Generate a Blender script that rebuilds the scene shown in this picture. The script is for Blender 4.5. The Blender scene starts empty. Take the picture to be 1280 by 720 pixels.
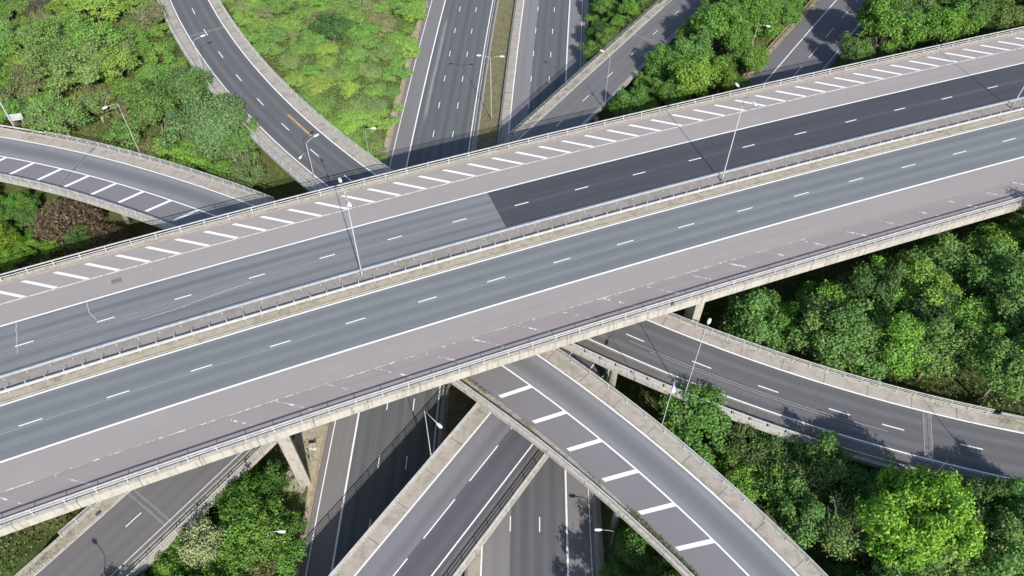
import bpy, math, json
import numpy as np
import random
from mathutils import Vector, Matrix
RN = random.Random(5)
R = math.radians

# ---------------------------------------------------------------- camera, sky, sun, exposure
sc = bpy.context.scene
cam = bpy.data.cameras.new('camera'); co = bpy.data.objects.new('camera', cam); sc.collection.objects.link(co)
PITCH, ROLL = 0.8626312, 0.0111377
fw = Vector((0, math.cos(PITCH), -math.sin(PITCH))); rt = Vector((1, 0, 0)); up = rt.cross(fw)
r2 = rt*math.cos(ROLL)+up*math.sin(ROLL); u2 = -rt*math.sin(ROLL)+up*math.cos(ROLL)
co.matrix_world = Matrix(((r2.x, u2.x, -fw.x, 0), (r2.y, u2.y, -fw.y, 0), (r2.z, u2.z, -fw.z, 95.1914), (0, 0, 0, 1)))
cam.sensor_width = 36; cam.lens = 984.709/1280*36; cam.clip_start = .5; cam.clip_end = 4000
sc.camera = co
SUN_AZ, SUN_EL = 160.0, 35.5
w = bpy.data.worlds.new('World'); sc.world = w; w.use_nodes = True
sky = w.node_tree.nodes.new('ShaderNodeTexSky'); sky.sky_type = 'NISHITA'; sky.sun_disc = False
sky.sun_elevation = R(SUN_EL); sky.sun_rotation = R(SUN_AZ)
bg = w.node_tree.nodes['Background']; bg.inputs[1].default_value = .125
w.node_tree.links.new(sky.outputs[0], bg.inputs[0])
sl = bpy.data.lights.new('sun', 'SUN'); sl.energy = 4.4; sl.angle = R(.5); sl.color = (1, .95, .88)
so = bpy.data.objects.new('sun', sl); sc.collection.objects.link(so)
sd = Vector((math.sin(R(SUN_AZ))*math.cos(R(SUN_EL)), math.cos(R(SUN_AZ))*math.cos(R(SUN_EL)), math.sin(R(SUN_EL))))
so.rotation_euler = sd.to_track_quat('Z', 'Y').to_euler(); so.location = (60, -60, 160)
sc.view_settings.view_transform = 'Standard'; sc.view_settings.look = 'None'; sc.view_settings.gamma = 1
sc.view_settings.exposure = 0.66

ROADS = json.loads(r"""{"A":{"s0":-120.0,"ds":3.0,"xy":[[-158.117,-11.754],[-155.539,-10.22],[-152.957,-8.693],[-150.37,-7.173],[-147.779,-5.661],[-145.185,-4.155],[-142.585,-2.657],[-139.982,-1.166],[-137.375,0.318],[-134.764,1.795],[-132.148,3.264],[-129.529,4.727],[-126.905,6.182],[-124.278,7.629],[-121.646,9.07],[-119.011,10.503],[-116.371,11.929],[-113.728,13.348],[-111.081,14.759],[-108.43,16.164],[-105.775,17.56],[-103.116,18.95],[-100.453,20.332],[-97.787,21.707],[-95.116,23.074],[-92.442,24.434],[-89.765,25.787],[-87.083,27.132],[-84.398,28.47],[-81.709,29.801],[-79.017,31.124],[-76.321,32.439],[-73.621,33.747],[-70.917,35.048],[-68.21,36.341],[-65.5,37.627],[-62.786,38.905],[-60.067,40.172],[-57.344,41.432],[-54.617,42.683],[-51.887,43.926],[-49.153,45.162],[-46.417,46.391],[-43.676,47.612],[-40.933,48.826],[-38.186,50.033],[-35.437,51.232],[-32.684,52.425],[-29.928,53.611],[-27.17,54.791],[-24.409,55.963],[-21.645,57.13],[-18.878,58.29],[-16.109,59.444],[-13.337,60.592],[-10.563,61.733],[-7.786,62.87],[-5.007,64.0],[-2.226,65.125],[0.557,66.244],[3.343,67.358],[6.13,68.467],[8.92,69.571],[11.711,70.669],[14.505,71.763],[17.3,72.853],[20.097,73.937],[22.896,75.017],[25.696,76.093],[28.498,77.165],[31.302,78.233],[34.107,79.296],[36.913,80.356],[39.721,81.413],[42.531,82.465],[45.341,83.515],[48.153,84.56],[50.966,85.603],[53.78,86.643],[56.595,87.68],[59.411,88.714],[62.228,89.745],[65.046,90.774],[67.865,91.801],[70.685,92.825],[73.506,93.847],[76.327,94.867],[79.149,95.885],[81.971,96.902],[84.794,97.917],[87.618,98.93],[90.442,99.942],[93.267,100.953],[96.092,101.962],[98.917,102.971],[101.743,103.979],[104.569,104.985],[107.396,105.99],[110.223,106.993],[113.051,107.995],[115.879,108.996],[118.708,109.995],[121.537,110.994],[124.366,111.991],[127.196,112.986],[130.027,113.98],[132.857,114.974],[135.689,115.965],[138.521,116.956],[141.353,117.945],[144.185,118.933],[147.019,119.919],[149.852,120.905],[152.686,121.889],[155.521,122.871],[158.356,123.853],[161.191,124.833],[164.027,125.811],[166.863,126.789],[169.7,127.765],[172.537,128.74],[175.375,129.714],[178.213,130.686],[181.051,131.657],[183.89,132.627],[186.73,133.595],[189.569,134.562],[192.41,135.528],[195.25,136.493],[198.092,137.456],[200.933,138.418]],"z":[[-1.1,20.67],[167.1,20.67]]},"L":{"s0":-220.0,"ds":3.0,"xy":[[29.933,387.431],[29.397,384.479],[28.864,381.527],[28.336,378.574],[27.812,375.62],[27.293,372.665],[26.777,369.71],[26.267,366.754],[25.76,363.797],[25.258,360.839],[24.76,357.881],[24.266,354.922],[23.776,351.962],[23.291,349.001],[22.811,346.04],[22.334,343.078],[21.862,340.116],[21.394,337.152],[20.93,334.188],[20.471,331.224],[20.016,328.258],[19.566,325.292],[19.119,322.326],[18.677,319.359],[18.24,316.391],[17.806,313.422],[17.377,310.453],[16.953,307.483],[16.532,304.513],[16.116,301.542],[15.704,298.57],[15.297,295.598],[14.894,292.625],[14.495,289.652],[14.1,286.678],[13.71,283.703],[13.325,280.728],[12.943,277.753],[12.566,274.776],[12.193,271.8],[11.825,268.822],[11.46,265.844],[11.101,262.866],[10.745,259.887],[10.394,256.908],[10.047,253.928],[9.705,250.948],[9.367,247.967],[9.033,244.985],[8.703,242.004],[8.378,239.021],[8.057,236.038],[7.741,233.055],[7.429,230.071],[7.121,227.087],[6.817,224.103],[6.518,221.118],[6.224,218.132],[5.933,215.146],[5.647,212.16],[5.365,209.173],[5.088,206.186],[4.815,203.198],[4.546,200.21],[4.282,197.222],[4.022,194.233],[3.766,191.244],[3.515,188.255],[3.268,185.265],[3.025,182.275],[2.787,179.284],[2.555,176.293],[2.328,173.302],[2.105,170.31],[1.886,167.318],[1.672,164.326],[1.462,161.333],[1.256,158.34],[1.055,155.347],[0.858,152.354],[0.666,149.36],[0.478,146.366],[0.294,143.371],[0.114,140.377],[-0.061,137.382],[-0.232,134.387],[-0.398,131.391],[-0.56,128.396],[-0.718,125.4],[-0.871,122.404],[-1.02,119.407],[-1.164,116.411],[-1.305,113.414],[-1.44,110.417],[-1.572,107.42],[-1.699,104.423],[-1.822,101.425],[-1.94,98.428],[-2.054,95.43],[-2.164,92.432],[-2.269,89.434],[-2.37,86.435],[-2.466,83.437],[-2.559,80.438],[-2.646,77.44],[-2.73,74.441],[-2.809,71.442],[-2.884,68.443],[-2.954,65.444],[-3.02,62.444],[-3.082,59.445],[-3.139,56.445],[-3.192,53.446],[-3.24,50.446],[-3.284,47.447],[-3.324,44.447],[-3.359,41.447],[-3.39,38.447],[-3.417,35.447],[-3.439,32.448],[-3.457,29.448],[-3.469,26.448],[-3.476,23.448],[-3.479,20.448],[-3.477,17.448],[-3.471,14.448],[-3.46,11.448],[-3.446,8.448],[-3.426,5.448],[-3.403,2.448],[-3.375,-0.552],[-3.343,-3.552],[-3.306,-6.552],[-3.265,-9.551],[-3.22,-12.551],[-3.17,-15.551],[-3.116,-18.55],[-3.058,-21.55],[-2.995,-24.549],[-2.928,-27.548],[-2.856,-30.547],[-2.78,-33.546],[-2.7,-36.545],[-2.615,-39.544],[-2.526,-42.543],[-2.433,-45.541],[-2.335,-48.54],[-2.233,-51.538],[-2.127,-54.536],[-2.016,-57.534],[-1.901,-60.532],[-1.782,-63.529],[-1.658,-66.527],[-1.529,-69.524],[-1.397,-72.521],[-1.26,-75.518],[-1.119,-78.515],[-0.973,-81.511],[-0.823,-84.507],[-0.669,-87.504],[-0.51,-90.499]],"z":[[-11.8,0.0],[10.7,0.0]]},"C":{"s0":-151.0,"ds":3.0,"xy":[[-231.751,78.021],[-229.28,79.721],[-226.78,81.38],[-224.253,82.997],[-221.701,84.573],[-219.122,86.106],[-216.518,87.597],[-213.891,89.044],[-211.24,90.448],[-208.565,91.808],[-205.869,93.124],[-203.152,94.395],[-200.414,95.621],[-197.656,96.802],[-194.879,97.937],[-192.084,99.026],[-189.271,100.069],[-186.441,101.065],[-183.595,102.015],[-180.734,102.917],[-177.859,103.772],[-174.97,104.58],[-172.067,105.34],[-169.153,106.051],[-166.227,106.715],[-163.291,107.331],[-160.345,107.897],[-157.39,108.416],[-154.427,108.885],[-151.457,109.305],[-148.48,109.677],[-145.497,109.999],[-142.51,110.272],[-139.518,110.496],[-136.523,110.67],[-133.526,110.795],[-130.527,110.871],[-127.527,110.897],[-124.527,110.873],[-121.528,110.8],[-118.53,110.678],[-115.535,110.506],[-112.543,110.285],[-109.556,110.014],[-106.573,109.694],[-103.595,109.325],[-100.625,108.907],[-97.661,108.44],[-94.706,107.925],[-91.76,107.36],[-88.828,106.723],[-85.908,106.034],[-83.001,105.294],[-80.107,104.505],[-77.226,103.668],[-74.359,102.784],[-71.507,101.854],[-68.669,100.88],[-65.847,99.863],[-63.04,98.804],[-60.249,97.704],[-57.474,96.565],[-54.715,95.387],[-51.972,94.172],[-49.245,92.92],[-46.536,91.634],[-43.842,90.312],[-41.166,88.957],[-38.506,87.569],[-35.864,86.148],[-33.239,84.695],[-30.632,83.211],[-28.043,81.695],[-25.473,80.149],[-22.921,78.571],[-20.388,76.964],[-17.875,75.326],[-15.382,73.657],[-12.909,71.958],[-10.459,70.227],[-8.03,68.466],[-5.624,66.674],[-3.242,64.85],[-0.885,62.995],[1.446,61.107],[3.751,59.186],[6.028,57.233],[8.275,55.246],[10.492,53.225],[12.678,51.169],[14.83,49.079],[16.947,46.954],[19.029,44.794],[21.072,42.598],[23.077,40.366],[25.041,38.098],[26.963,35.795],[28.842,33.456],[30.675,31.081],[32.461,28.671],[34.182,26.213],[35.857,23.725],[37.486,21.206],[39.07,18.658],[40.607,16.081],[42.096,13.477],[43.538,10.846],[44.932,8.19],[46.277,5.508],[47.573,2.803],[48.82,0.074],[50.017,-2.677],[51.163,-5.449],[52.259,-8.242],[53.304,-11.054],[54.298,-13.885],[55.24,-16.733],[56.129,-19.598],[56.967,-22.479],[57.752,-25.374],[58.484,-28.284],[59.163,-31.206],[59.788,-34.14]],"z":[[-70,9.0],[0,9.0],[32,10.0],[54,11.0],[103,12.6],[143,12.6],[215,12.0]]},"T":{"s0":-151.0,"ds":3.0,"xy":[[-85.227,296.239],[-85.751,293.285],[-86.235,290.324],[-86.68,287.357],[-87.086,284.385],[-87.453,281.407],[-87.781,278.425],[-88.069,275.439],[-88.318,272.45],[-88.527,269.457],[-88.696,266.462],[-88.826,263.465],[-88.917,260.466],[-88.968,257.466],[-88.979,254.466],[-88.951,251.466],[-88.883,248.467],[-88.776,245.469],[-88.629,242.473],[-88.442,239.479],[-88.216,236.487],[-87.951,233.499],[-87.646,230.514],[-87.302,227.534],[-86.918,224.559],[-86.495,221.589],[-86.033,218.625],[-85.532,215.667],[-84.992,212.716],[-84.413,209.772],[-83.795,206.836],[-83.139,203.909],[-82.444,200.991],[-81.71,198.082],[-80.938,195.183],[-80.128,192.294],[-79.28,189.417],[-78.394,186.55],[-77.471,183.696],[-76.509,180.854],[-75.51,178.026],[-74.474,175.21],[-73.401,172.409],[-72.291,169.622],[-71.145,166.849],[-69.961,164.093],[-68.742,161.352],[-67.486,158.627],[-66.195,155.919],[-64.868,153.229],[-63.488,150.565],[-62.073,147.919],[-60.624,145.293],[-59.141,142.685],[-57.623,140.097],[-56.071,137.53],[-54.486,134.983],[-52.866,132.458],[-51.213,129.954],[-49.526,127.473],[-47.807,125.015],[-46.054,122.581],[-44.268,120.17],[-42.449,117.784],[-40.598,115.424],[-38.714,113.089],[-36.798,110.781],[-34.85,108.499],[-32.869,106.246],[-30.857,104.021],[-28.814,101.824],[-26.739,99.658],[-24.632,97.522],[-22.495,95.417],[-20.326,93.344],[-18.127,91.304],[-15.897,89.297],[-13.637,87.324],[-11.346,85.387],[-9.026,83.485],[-6.676,81.62],[-4.297,79.793],[-1.889,78.004],[0.548,76.255],[3.014,74.545],[5.507,72.877],[8.028,71.251],[10.576,69.667],[13.151,68.128],[15.752,66.632],[18.378,65.183],[21.029,63.779],[23.705,62.422],[26.404,61.113],[29.126,59.852],[31.87,58.64],[34.636,57.477],[37.422,56.365],[40.228,55.303],[43.052,54.292],[45.894,53.332],[48.754,52.424],[51.629,51.567],[54.519,50.763],[57.423,50.01],[60.34,49.309],[63.269,48.66],[66.214,48.09],[69.169,47.574],[72.133,47.11],[75.105,46.7],[78.084,46.343],[81.068,46.04],[84.058,45.79],[87.051,45.595],[90.048,45.453],[93.047,45.365],[96.047,45.331],[99.047,45.35],[102.046,45.424],[105.043,45.552],[108.037,45.733],[111.028,45.968],[114.014,46.257],[116.995,46.6],[119.968,46.996],[122.935,47.445],[125.892,47.948],[128.84,48.504],[131.778,49.112],[134.704,49.774],[137.618,50.488],[140.518,51.254],[143.405,52.072],[146.276,52.942]],"z":[[-75,9.6],[0,10.3],[69,11.7],[97,12.5],[118,12.7],[160,12.2],[250,11.0]]},"D":{"s0":-82.0,"ds":3.0,"xy":[[-64.51,-34.065],[-62.766,-31.624],[-61.023,-29.182],[-59.281,-26.74],[-57.541,-24.296],[-55.802,-21.851],[-54.065,-19.406],[-52.329,-16.959],[-50.594,-14.511],[-48.861,-12.062],[-47.13,-9.613],[-45.4,-7.162],[-43.671,-4.71],[-41.944,-2.257],[-40.218,0.197],[-38.493,2.652],[-36.771,5.108],[-35.049,7.565],[-33.329,10.023],[-31.61,12.482],[-29.893,14.942],[-28.178,17.403],[-26.464,19.865],[-24.751,22.328],[-23.039,24.792],[-21.33,27.257],[-19.621,29.723],[-17.915,32.19],[-16.211,34.659],[-14.508,37.129],[-12.807,39.6],[-11.107,42.073],[-9.409,44.546],[-7.712,47.02],[-6.017,49.494],[-4.322,51.97],[-2.629,54.446],[-0.936,56.923],[0.756,59.401],[2.447,61.878],[4.138,64.357],[5.828,66.835],[7.518,69.314],[9.208,71.793],[10.898,74.271],[12.587,76.75],[14.277,79.229],[15.967,81.708],[17.657,84.186],[19.348,86.665],[21.039,89.142],[22.731,91.62],[24.424,94.097],[26.117,96.573],[27.812,99.049],[29.507,101.524],[31.204,103.998],[32.902,106.471],[34.602,108.943],[36.302,111.414],[38.005,113.884],[39.709,116.353],[41.415,118.821],[43.123,121.287],[44.833,123.752],[46.545,126.216],[48.26,128.678],[49.977,131.138],[51.696,133.596],[53.418,136.053],[55.142,138.508],[56.869,140.961],[58.6,143.412],[60.333,145.86],[62.069,148.307],[63.808,150.751],[65.551,153.193],[67.297,155.633],[69.046,158.07],[70.8,160.504],[72.558,162.935],[74.319,165.364],[76.083,167.79],[77.851,170.214],[79.622,172.635],[81.396,175.055],[83.173,177.471],[84.954,179.886],[86.737,182.298],[88.524,184.708],[90.314,187.115],[92.108,189.52],[93.904,191.923],[95.704,194.323],[97.507,196.721],[99.313,199.116],[101.122,201.51],[102.934,203.9],[104.75,206.289],[106.569,208.674],[108.39,211.058],[110.215,213.439],[112.044,215.817],[113.875,218.194],[115.709,220.567],[117.547,222.939],[119.388,225.308],[121.232,227.674],[123.079,230.038],[124.929,232.399],[126.782,234.759],[128.639,237.115],[130.498,239.469],[132.361,241.821],[134.227,244.17]],"z":[[-0.0,6.5],[22.6,6.5],[116.5,6.7],[152.6,6.9]]},"E":{"s0":-82.0,"ds":3.0,"xy":[[-102.033,-33.363],[-100.216,-30.977],[-98.4,-28.588],[-96.588,-26.197],[-94.778,-23.805],[-92.971,-21.41],[-91.166,-19.014],[-89.365,-16.615],[-87.565,-14.214],[-85.769,-11.812],[-83.975,-9.407],[-82.184,-7.0],[-80.396,-4.592],[-78.61,-2.181],[-76.827,0.232],[-75.047,2.646],[-73.269,5.063],[-71.494,7.482],[-69.722,9.902],[-67.952,12.325],[-66.186,14.749],[-64.422,17.176],[-62.66,19.604],[-60.901,22.035],[-59.146,24.467],[-57.392,26.901],[-55.642,29.338],[-53.895,31.777],[-52.152,34.218],[-50.411,36.662],[-48.674,39.108],[-46.939,41.555],[-45.207,44.005],[-43.477,46.456],[-41.75,48.909],[-40.026,51.364],[-38.304,53.82],[-36.583,56.278],[-34.866,58.737],[-33.15,61.198],[-31.436,63.66],[-29.724,66.124],[-28.013,68.589],[-26.305,71.054],[-24.598,73.521],[-22.892,75.989],[-21.188,78.458],[-19.485,80.928],[-17.783,83.399],[-16.082,85.87],[-14.383,88.342],[-12.684,90.815],[-10.986,93.288],[-9.289,95.762],[-7.592,98.236],[-5.896,100.711],[-4.201,103.186],[-2.506,105.661],[-0.811,108.136],[0.884,110.611],[2.579,113.087],[4.274,115.562],[5.969,118.037],[7.664,120.513],[9.359,122.988],[11.055,125.462],[12.752,127.937],[14.449,130.41],[16.147,132.884],[17.845,135.357],[19.544,137.829],[21.245,140.301],[22.946,142.771],[24.649,145.241],[26.353,147.711],[28.058,150.179],[29.765,152.646],[31.473,155.112],[33.183,157.577],[34.895,160.041],[36.608,162.503],[38.324,164.965],[40.04,167.425],[41.758,169.884],[43.477,172.343],[45.198,174.8],[46.92,177.257],[48.644,179.712],[50.369,182.167],[52.095,184.62],[53.823,187.073],[55.552,189.524],[57.283,191.975],[59.015,194.424],[60.748,196.873],[62.483,199.32],[64.219,201.767],[65.956,204.213],[67.695,206.657],[69.436,209.101],[71.177,211.543],[72.921,213.985],[74.665,216.426],[76.411,218.865],[78.158,221.304],[79.907,223.742],[81.657,226.178],[83.408,228.614],[85.161,231.049],[86.915,233.482],[88.671,235.915],[90.428,238.347],[92.187,240.777],[93.946,243.207],[95.707,245.635],[97.47,248.063],[99.234,250.49]],"z":[[0.0,6.5],[153.2,6.5]]}}""")
REGIONS = json.loads(r"""{"west":[[-127.3,172.3],[-81.4,173.3],[-74.4,152.6],[-68.0,139.1],[-60.9,127.4],[-56.4,123.2],[-50.6,116.0],[-44.0,108.6],[-39.2,98.9],[-44.8,97.4],[-53.7,101.1],[-64.6,106.1],[-74.1,109.4],[-81.6,110.9],[-99.8,113.9]],"slope":[[-71.3,176.8],[-18.6,178.0],[-20.9,141.3],[-22.2,125.0],[-23.5,111.2],[-24.3,106.3],[-28.2,111.1],[-38.8,122.7],[-50.8,136.4],[-60.2,151.0]],"wedge":[[16.2,164.2],[31.7,164.5],[24.9,152.8],[17.4,141.4],[14.9,140.2]],"strip":[[43.5,167.9],[69.4,168.4],[53.2,142.2],[46.9,130.9],[43.7,126.1],[16.9,116.6],[18.7,122.1],[27.1,131.0],[32.9,140.3],[38.2,149.4]],"east":[[78.5,170.3],[124.4,171.3],[113.0,146.2],[71.4,132.0],[52.9,124.8],[57.2,131.7],[62.0,137.3],[69.7,146.8]],"grove":[[26.4,69.5],[37.1,74.7],[90.1,94.7],[70.6,51.7],[65.2,53.1],[58.0,55.6],[48.5,58.6],[39.1,63.3],[29.0,67.6]],"thicket":[[17.1,57.6],[23.7,59.0],[27.2,54.1],[36.6,50.1],[44.9,47.4],[54.6,43.8],[67.1,40.4],[61.6,28.4],[39.4,28.2],[36.8,33.2],[30.7,40.9],[24.3,49.0],[20.3,53.4]],"gore":[[11.7,39.7],[16.0,41.1],[19.9,37.4],[21.9,34.5],[22.9,29.1],[10.5,29.0]],"bank":[[-29.6,46.4],[-26.8,45.4],[-25.6,41.2],[-24.4,28.1],[-42.7,27.9],[-39.1,35.1],[-34.2,43.7]],"corner":[[-63.8,35.2],[-57.4,37.4],[-55.4,38.2],[-56.1,35.3],[-58.3,29.0],[-60.9,29.0]],"left":[[-92.6,96.3],[-83.3,96.3],[-74.9,91.5],[-65.3,86.2],[-71.4,82.7],[-83.5,77.1]]}""")
# ---------------------------------------------------------------- roads as data (metres)
class Road:
    def __init__(s, d):
        p = np.array(d['xy']); n = len(p)
        s.s = d['s0'] + 3.0*np.arange(n); s.x = p[:, 0]; s.y = p[:, 1]
        s.zk = np.array(d['z'], float)
        S = np.arange(s.s[0], s.s[-1]+.01, 1.0)
        X, Y = np.interp(S, s.s, s.x), np.interp(S, s.s, s.y)
        k = np.ones(5)/5
        Xs, Ys = X.copy(), Y.copy()
        Xs[2:-2] = np.convolve(X, k, 'valid'); Ys[2:-2] = np.convolve(Y, k, 'valid')
        s.S, s.X, s.Y = S, Xs, Ys
        dx, dy = np.gradient(Xs), np.gradient(Ys); L = np.hypot(dx, dy)
        s.tx, s.ty = dx/L, dy/L
        Z = np.interp(S, s.zk[:, 0], s.zk[:, 1]); kk = np.ones(21)/21
        Zs = Z.copy(); Zs[10:-10] = np.convolve(Z, kk, 'valid'); s.Z = Zs
    def pos(s, st, off=0.0, dz=0.0):
        x = np.interp(st, s.S, s.X); y = np.interp(st, s.S, s.Y); z = np.interp(st, s.S, s.Z)
        tx = np.interp(st, s.S, s.tx); ty = np.interp(st, s.S, s.ty); l = np.hypot(tx, ty)
        return (float(x - ty/l*off), float(y + tx/l*off), float(z + dz))
    def head(s, st):
        return math.atan2(np.interp(st, s.S, s.ty), np.interp(st, s.S, s.tx))
    def so(s, P):          # (N,2) -> station, offset, z
        P = np.atleast_2d(P); out_s = np.empty(len(P)); out_o = np.empty(len(P)); out_z = np.empty(len(P))
        for a in range(0, len(P), 4000):
            q = P[a:a+4000]
            d = (q[:, :1]-s.X[None])**2 + (q[:, 1:]-s.Y[None])**2
            k = d.argmin(1); ex = q[:, 0]-s.X[k]; ey = q[:, 1]-s.Y[k]
            out_s[a:a+4000] = s.S[k] + ex*s.tx[k] + ey*s.ty[k]
            o = -ex*s.ty[k] + ey*s.tx[k]
            far = (k == 0) | (k == len(s.S)-1)
            dd = np.sqrt(d[np.arange(len(q)), k])
            o = np.where(far & (dd > np.abs(o)+2), np.sign(o+1e-9)*dd, o)
            out_o[a:a+4000] = o; out_z[a:a+4000] = s.Z[k]
        return out_s, out_o, out_z
RD = {k: Road(v) for k, v in ROADS.items()}
A, M, C, T, D, E = RD['A'], RD['L'], RD['C'], RD['T'], RD['D'], RD['E']

# ---------------------------------------------------------------- material helpers
def new_mat(name):
    m = bpy.data.materials.new(name); m.use_nodes = True
    nt = m.node_tree; b = nt.nodes['Principled BSDF']
    return m, nt, b
def N(nt, t, **kw):
    n = nt.nodes.new(t)
    for k, v in kw.items():
        if k.startswith('_'): setattr(n, k[1:], v)
        else: n.inputs[k.replace('__', ' ')].default_value = v
    return n
def math_n(nt, op, a, b=None, clamp=False):
    n = nt.nodes.new('ShaderNodeMath'); n.operation = op; n.use_clamp = clamp
    for i, v in enumerate((a, b)):
        if v is None: continue
        if isinstance(v, (int, float)): n.inputs[i].default_value = v
        else: nt.links.new(v, n.inputs[i])
    return n.outputs[0]
def mix_c(nt, f, a, b, mode='MIX'):
    n = nt.nodes.new('ShaderNodeMix'); n.data_type = 'RGBA'; n.blend_type = mode
    def put(sock, v):
        if isinstance(v, (tuple, list)): sock.default_value = (*v, 1) if len(v) == 3 else v
        elif isinstance(v, (int, float)): sock.default_value = v
        else: nt.links.new(v, sock)
    put(n.inputs[0], f); put(n.inputs[6], a); put(n.inputs[7], b)
    return n.outputs[2]
def ramp(nt, v, a, b):     # smooth 0..1 between a and b
    n = nt.nodes.new('ShaderNodeMapRange'); n.interpolation_type = 'SMOOTHSTEP'
    n.inputs[1].default_value = a; n.inputs[2].default_value = b
    nt.links.new(v, n.inputs[0]); return n.outputs[0]
def noise(nt, vec, scale, detail=3, rough=.55):
    n = nt.nodes.new('ShaderNodeTexNoise'); n.inputs['Scale'].default_value = scale
    n.inputs['Detail'].default_value = detail; n.inputs['Roughness'].default_value = rough
    nt.links.new(vec, n.inputs['Vector']); return n.outputs['Fac']
def uvvec(nt, su=1, sv=1, ou=0, ov=0):
    u = nt.nodes.new('ShaderNodeUVMap'); m = nt.nodes.new('ShaderNodeMapping')
    m.inputs['Scale'].default_value = (su, sv, 1); m.inputs['Location'].default_value = (ou, ov, 0)
    nt.links.new(u.outputs[0], m.inputs[0]); return m.outputs[0]
def objvec(nt):
    g = nt.nodes.new('ShaderNodeNewGeometry'); return g.outputs['Position']
def bump(nt, b, h, strength=.3, dist=.02):
    n = nt.nodes.new('ShaderNodeBump'); n.inputs['Strength'].default_value = strength
    n.inputs['Distance'].default_value = dist
    nt.links.new(h, n.inputs['Height']); nt.links.new(n.outputs[0], b.inputs['Normal'])

def asphalt(name, col, streak=.12, tracks=(), track_amt=.15, blotch=.12, tint=None, rough=.85, period=None):
    """col base; tracks = list of (offset, half width, gain) where tyres have polished or darkened the surface"""
    m, nt, b = new_mat(name)
    pos = objvec(nt)
    v = noise(nt, uvvec(nt, 1.6, .018), 1.0, 4, .6)
    v2 = noise(nt, uvvec(nt, .5, .05, 7), 1.0, 3, .5)
    v3 = noise(nt, pos, .35, 5, .65)
    fine = noise(nt, pos, 9, 2, .7)
    k = math_n(nt, 'MULTIPLY_ADD', v, 2*streak); nt.nodes[-1].inputs[2].default_value = 1-streak
    k2 = math_n(nt, 'MULTIPLY_ADD', v2, 1.2*streak); nt.nodes[-1].inputs[2].default_value = 1-.6*streak
    k3 = math_n(nt, 'MULTIPLY_ADD', v3, 2*blotch); nt.nodes[-1].inputs[2].default_value = 1-blotch
    k4 = math_n(nt, 'MULTIPLY_ADD', fine, .22); nt.nodes[-1].inputs[2].default_value = .89
    v5 = noise(nt, uvvec(nt, 4.5, .03, 3), 1.0, 2, .5)
    k5 = math_n(nt, 'MULTIPLY_ADD', v5, 1.3*streak); nt.nodes[-1].inputs[2].default_value = 1-.65*streak
    t = math_n(nt, 'MULTIPLY', math_n(nt, 'MULTIPLY', math_n(nt, 'MULTIPLY', k, k2), k5), math_n(nt, 'MULTIPLY', k3, k4))
    if tracks:
        u = nt.nodes.new('ShaderNodeUVMap'); sp = nt.nodes.new('ShaderNodeSeparateXYZ')
        nt.links.new(u.outputs[0], sp.inputs[0]); acc = None
        wob = math_n(nt, 'MULTIPLY_ADD', noise(nt, uvvec(nt, .0, .03, 0, 3), 1, 2), .5); nt.nodes[-1].inputs[2].default_value = -.25
        uu = math_n(nt, 'ADD', sp.outputs[0], wob)
        for (o, w, g) in tracks:
            d = math_n(nt, 'ABSOLUTE', math_n(nt, 'SUBTRACT', uu, o))
            r = ramp(nt, d, w*1.6, w*.2)
            r = math_n(nt, 'MULTIPLY', r, g)
            acc = r if acc is None else math_n(nt, 'ADD', acc, r)
        t = math_n(nt, 'MULTIPLY', t, math_n(nt, 'ADD', acc, 1.0))
    c = mix_c(nt, 1.0, col, (1, 1, 1), 'MULTIPLY')
    sc = nt.nodes.new('ShaderNodeVectorMath'); sc.operation = 'SCALE'
    nt.links.new(c, sc.inputs[0]); nt.links.new(t, sc.inputs['Scale'])
    out = sc.outputs[0]
    if tint is not None:
        out = mix_c(nt, ramp(nt, v2, .45, .75), out, tint)
    nt.links.new(out, b.inputs['Base Color']); b.inputs['Roughness'].default_value = rough
    b.inputs['Specular IOR Level'].default_value = .3
    bump(nt, b, fine, .25, .01)
    return m
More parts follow.
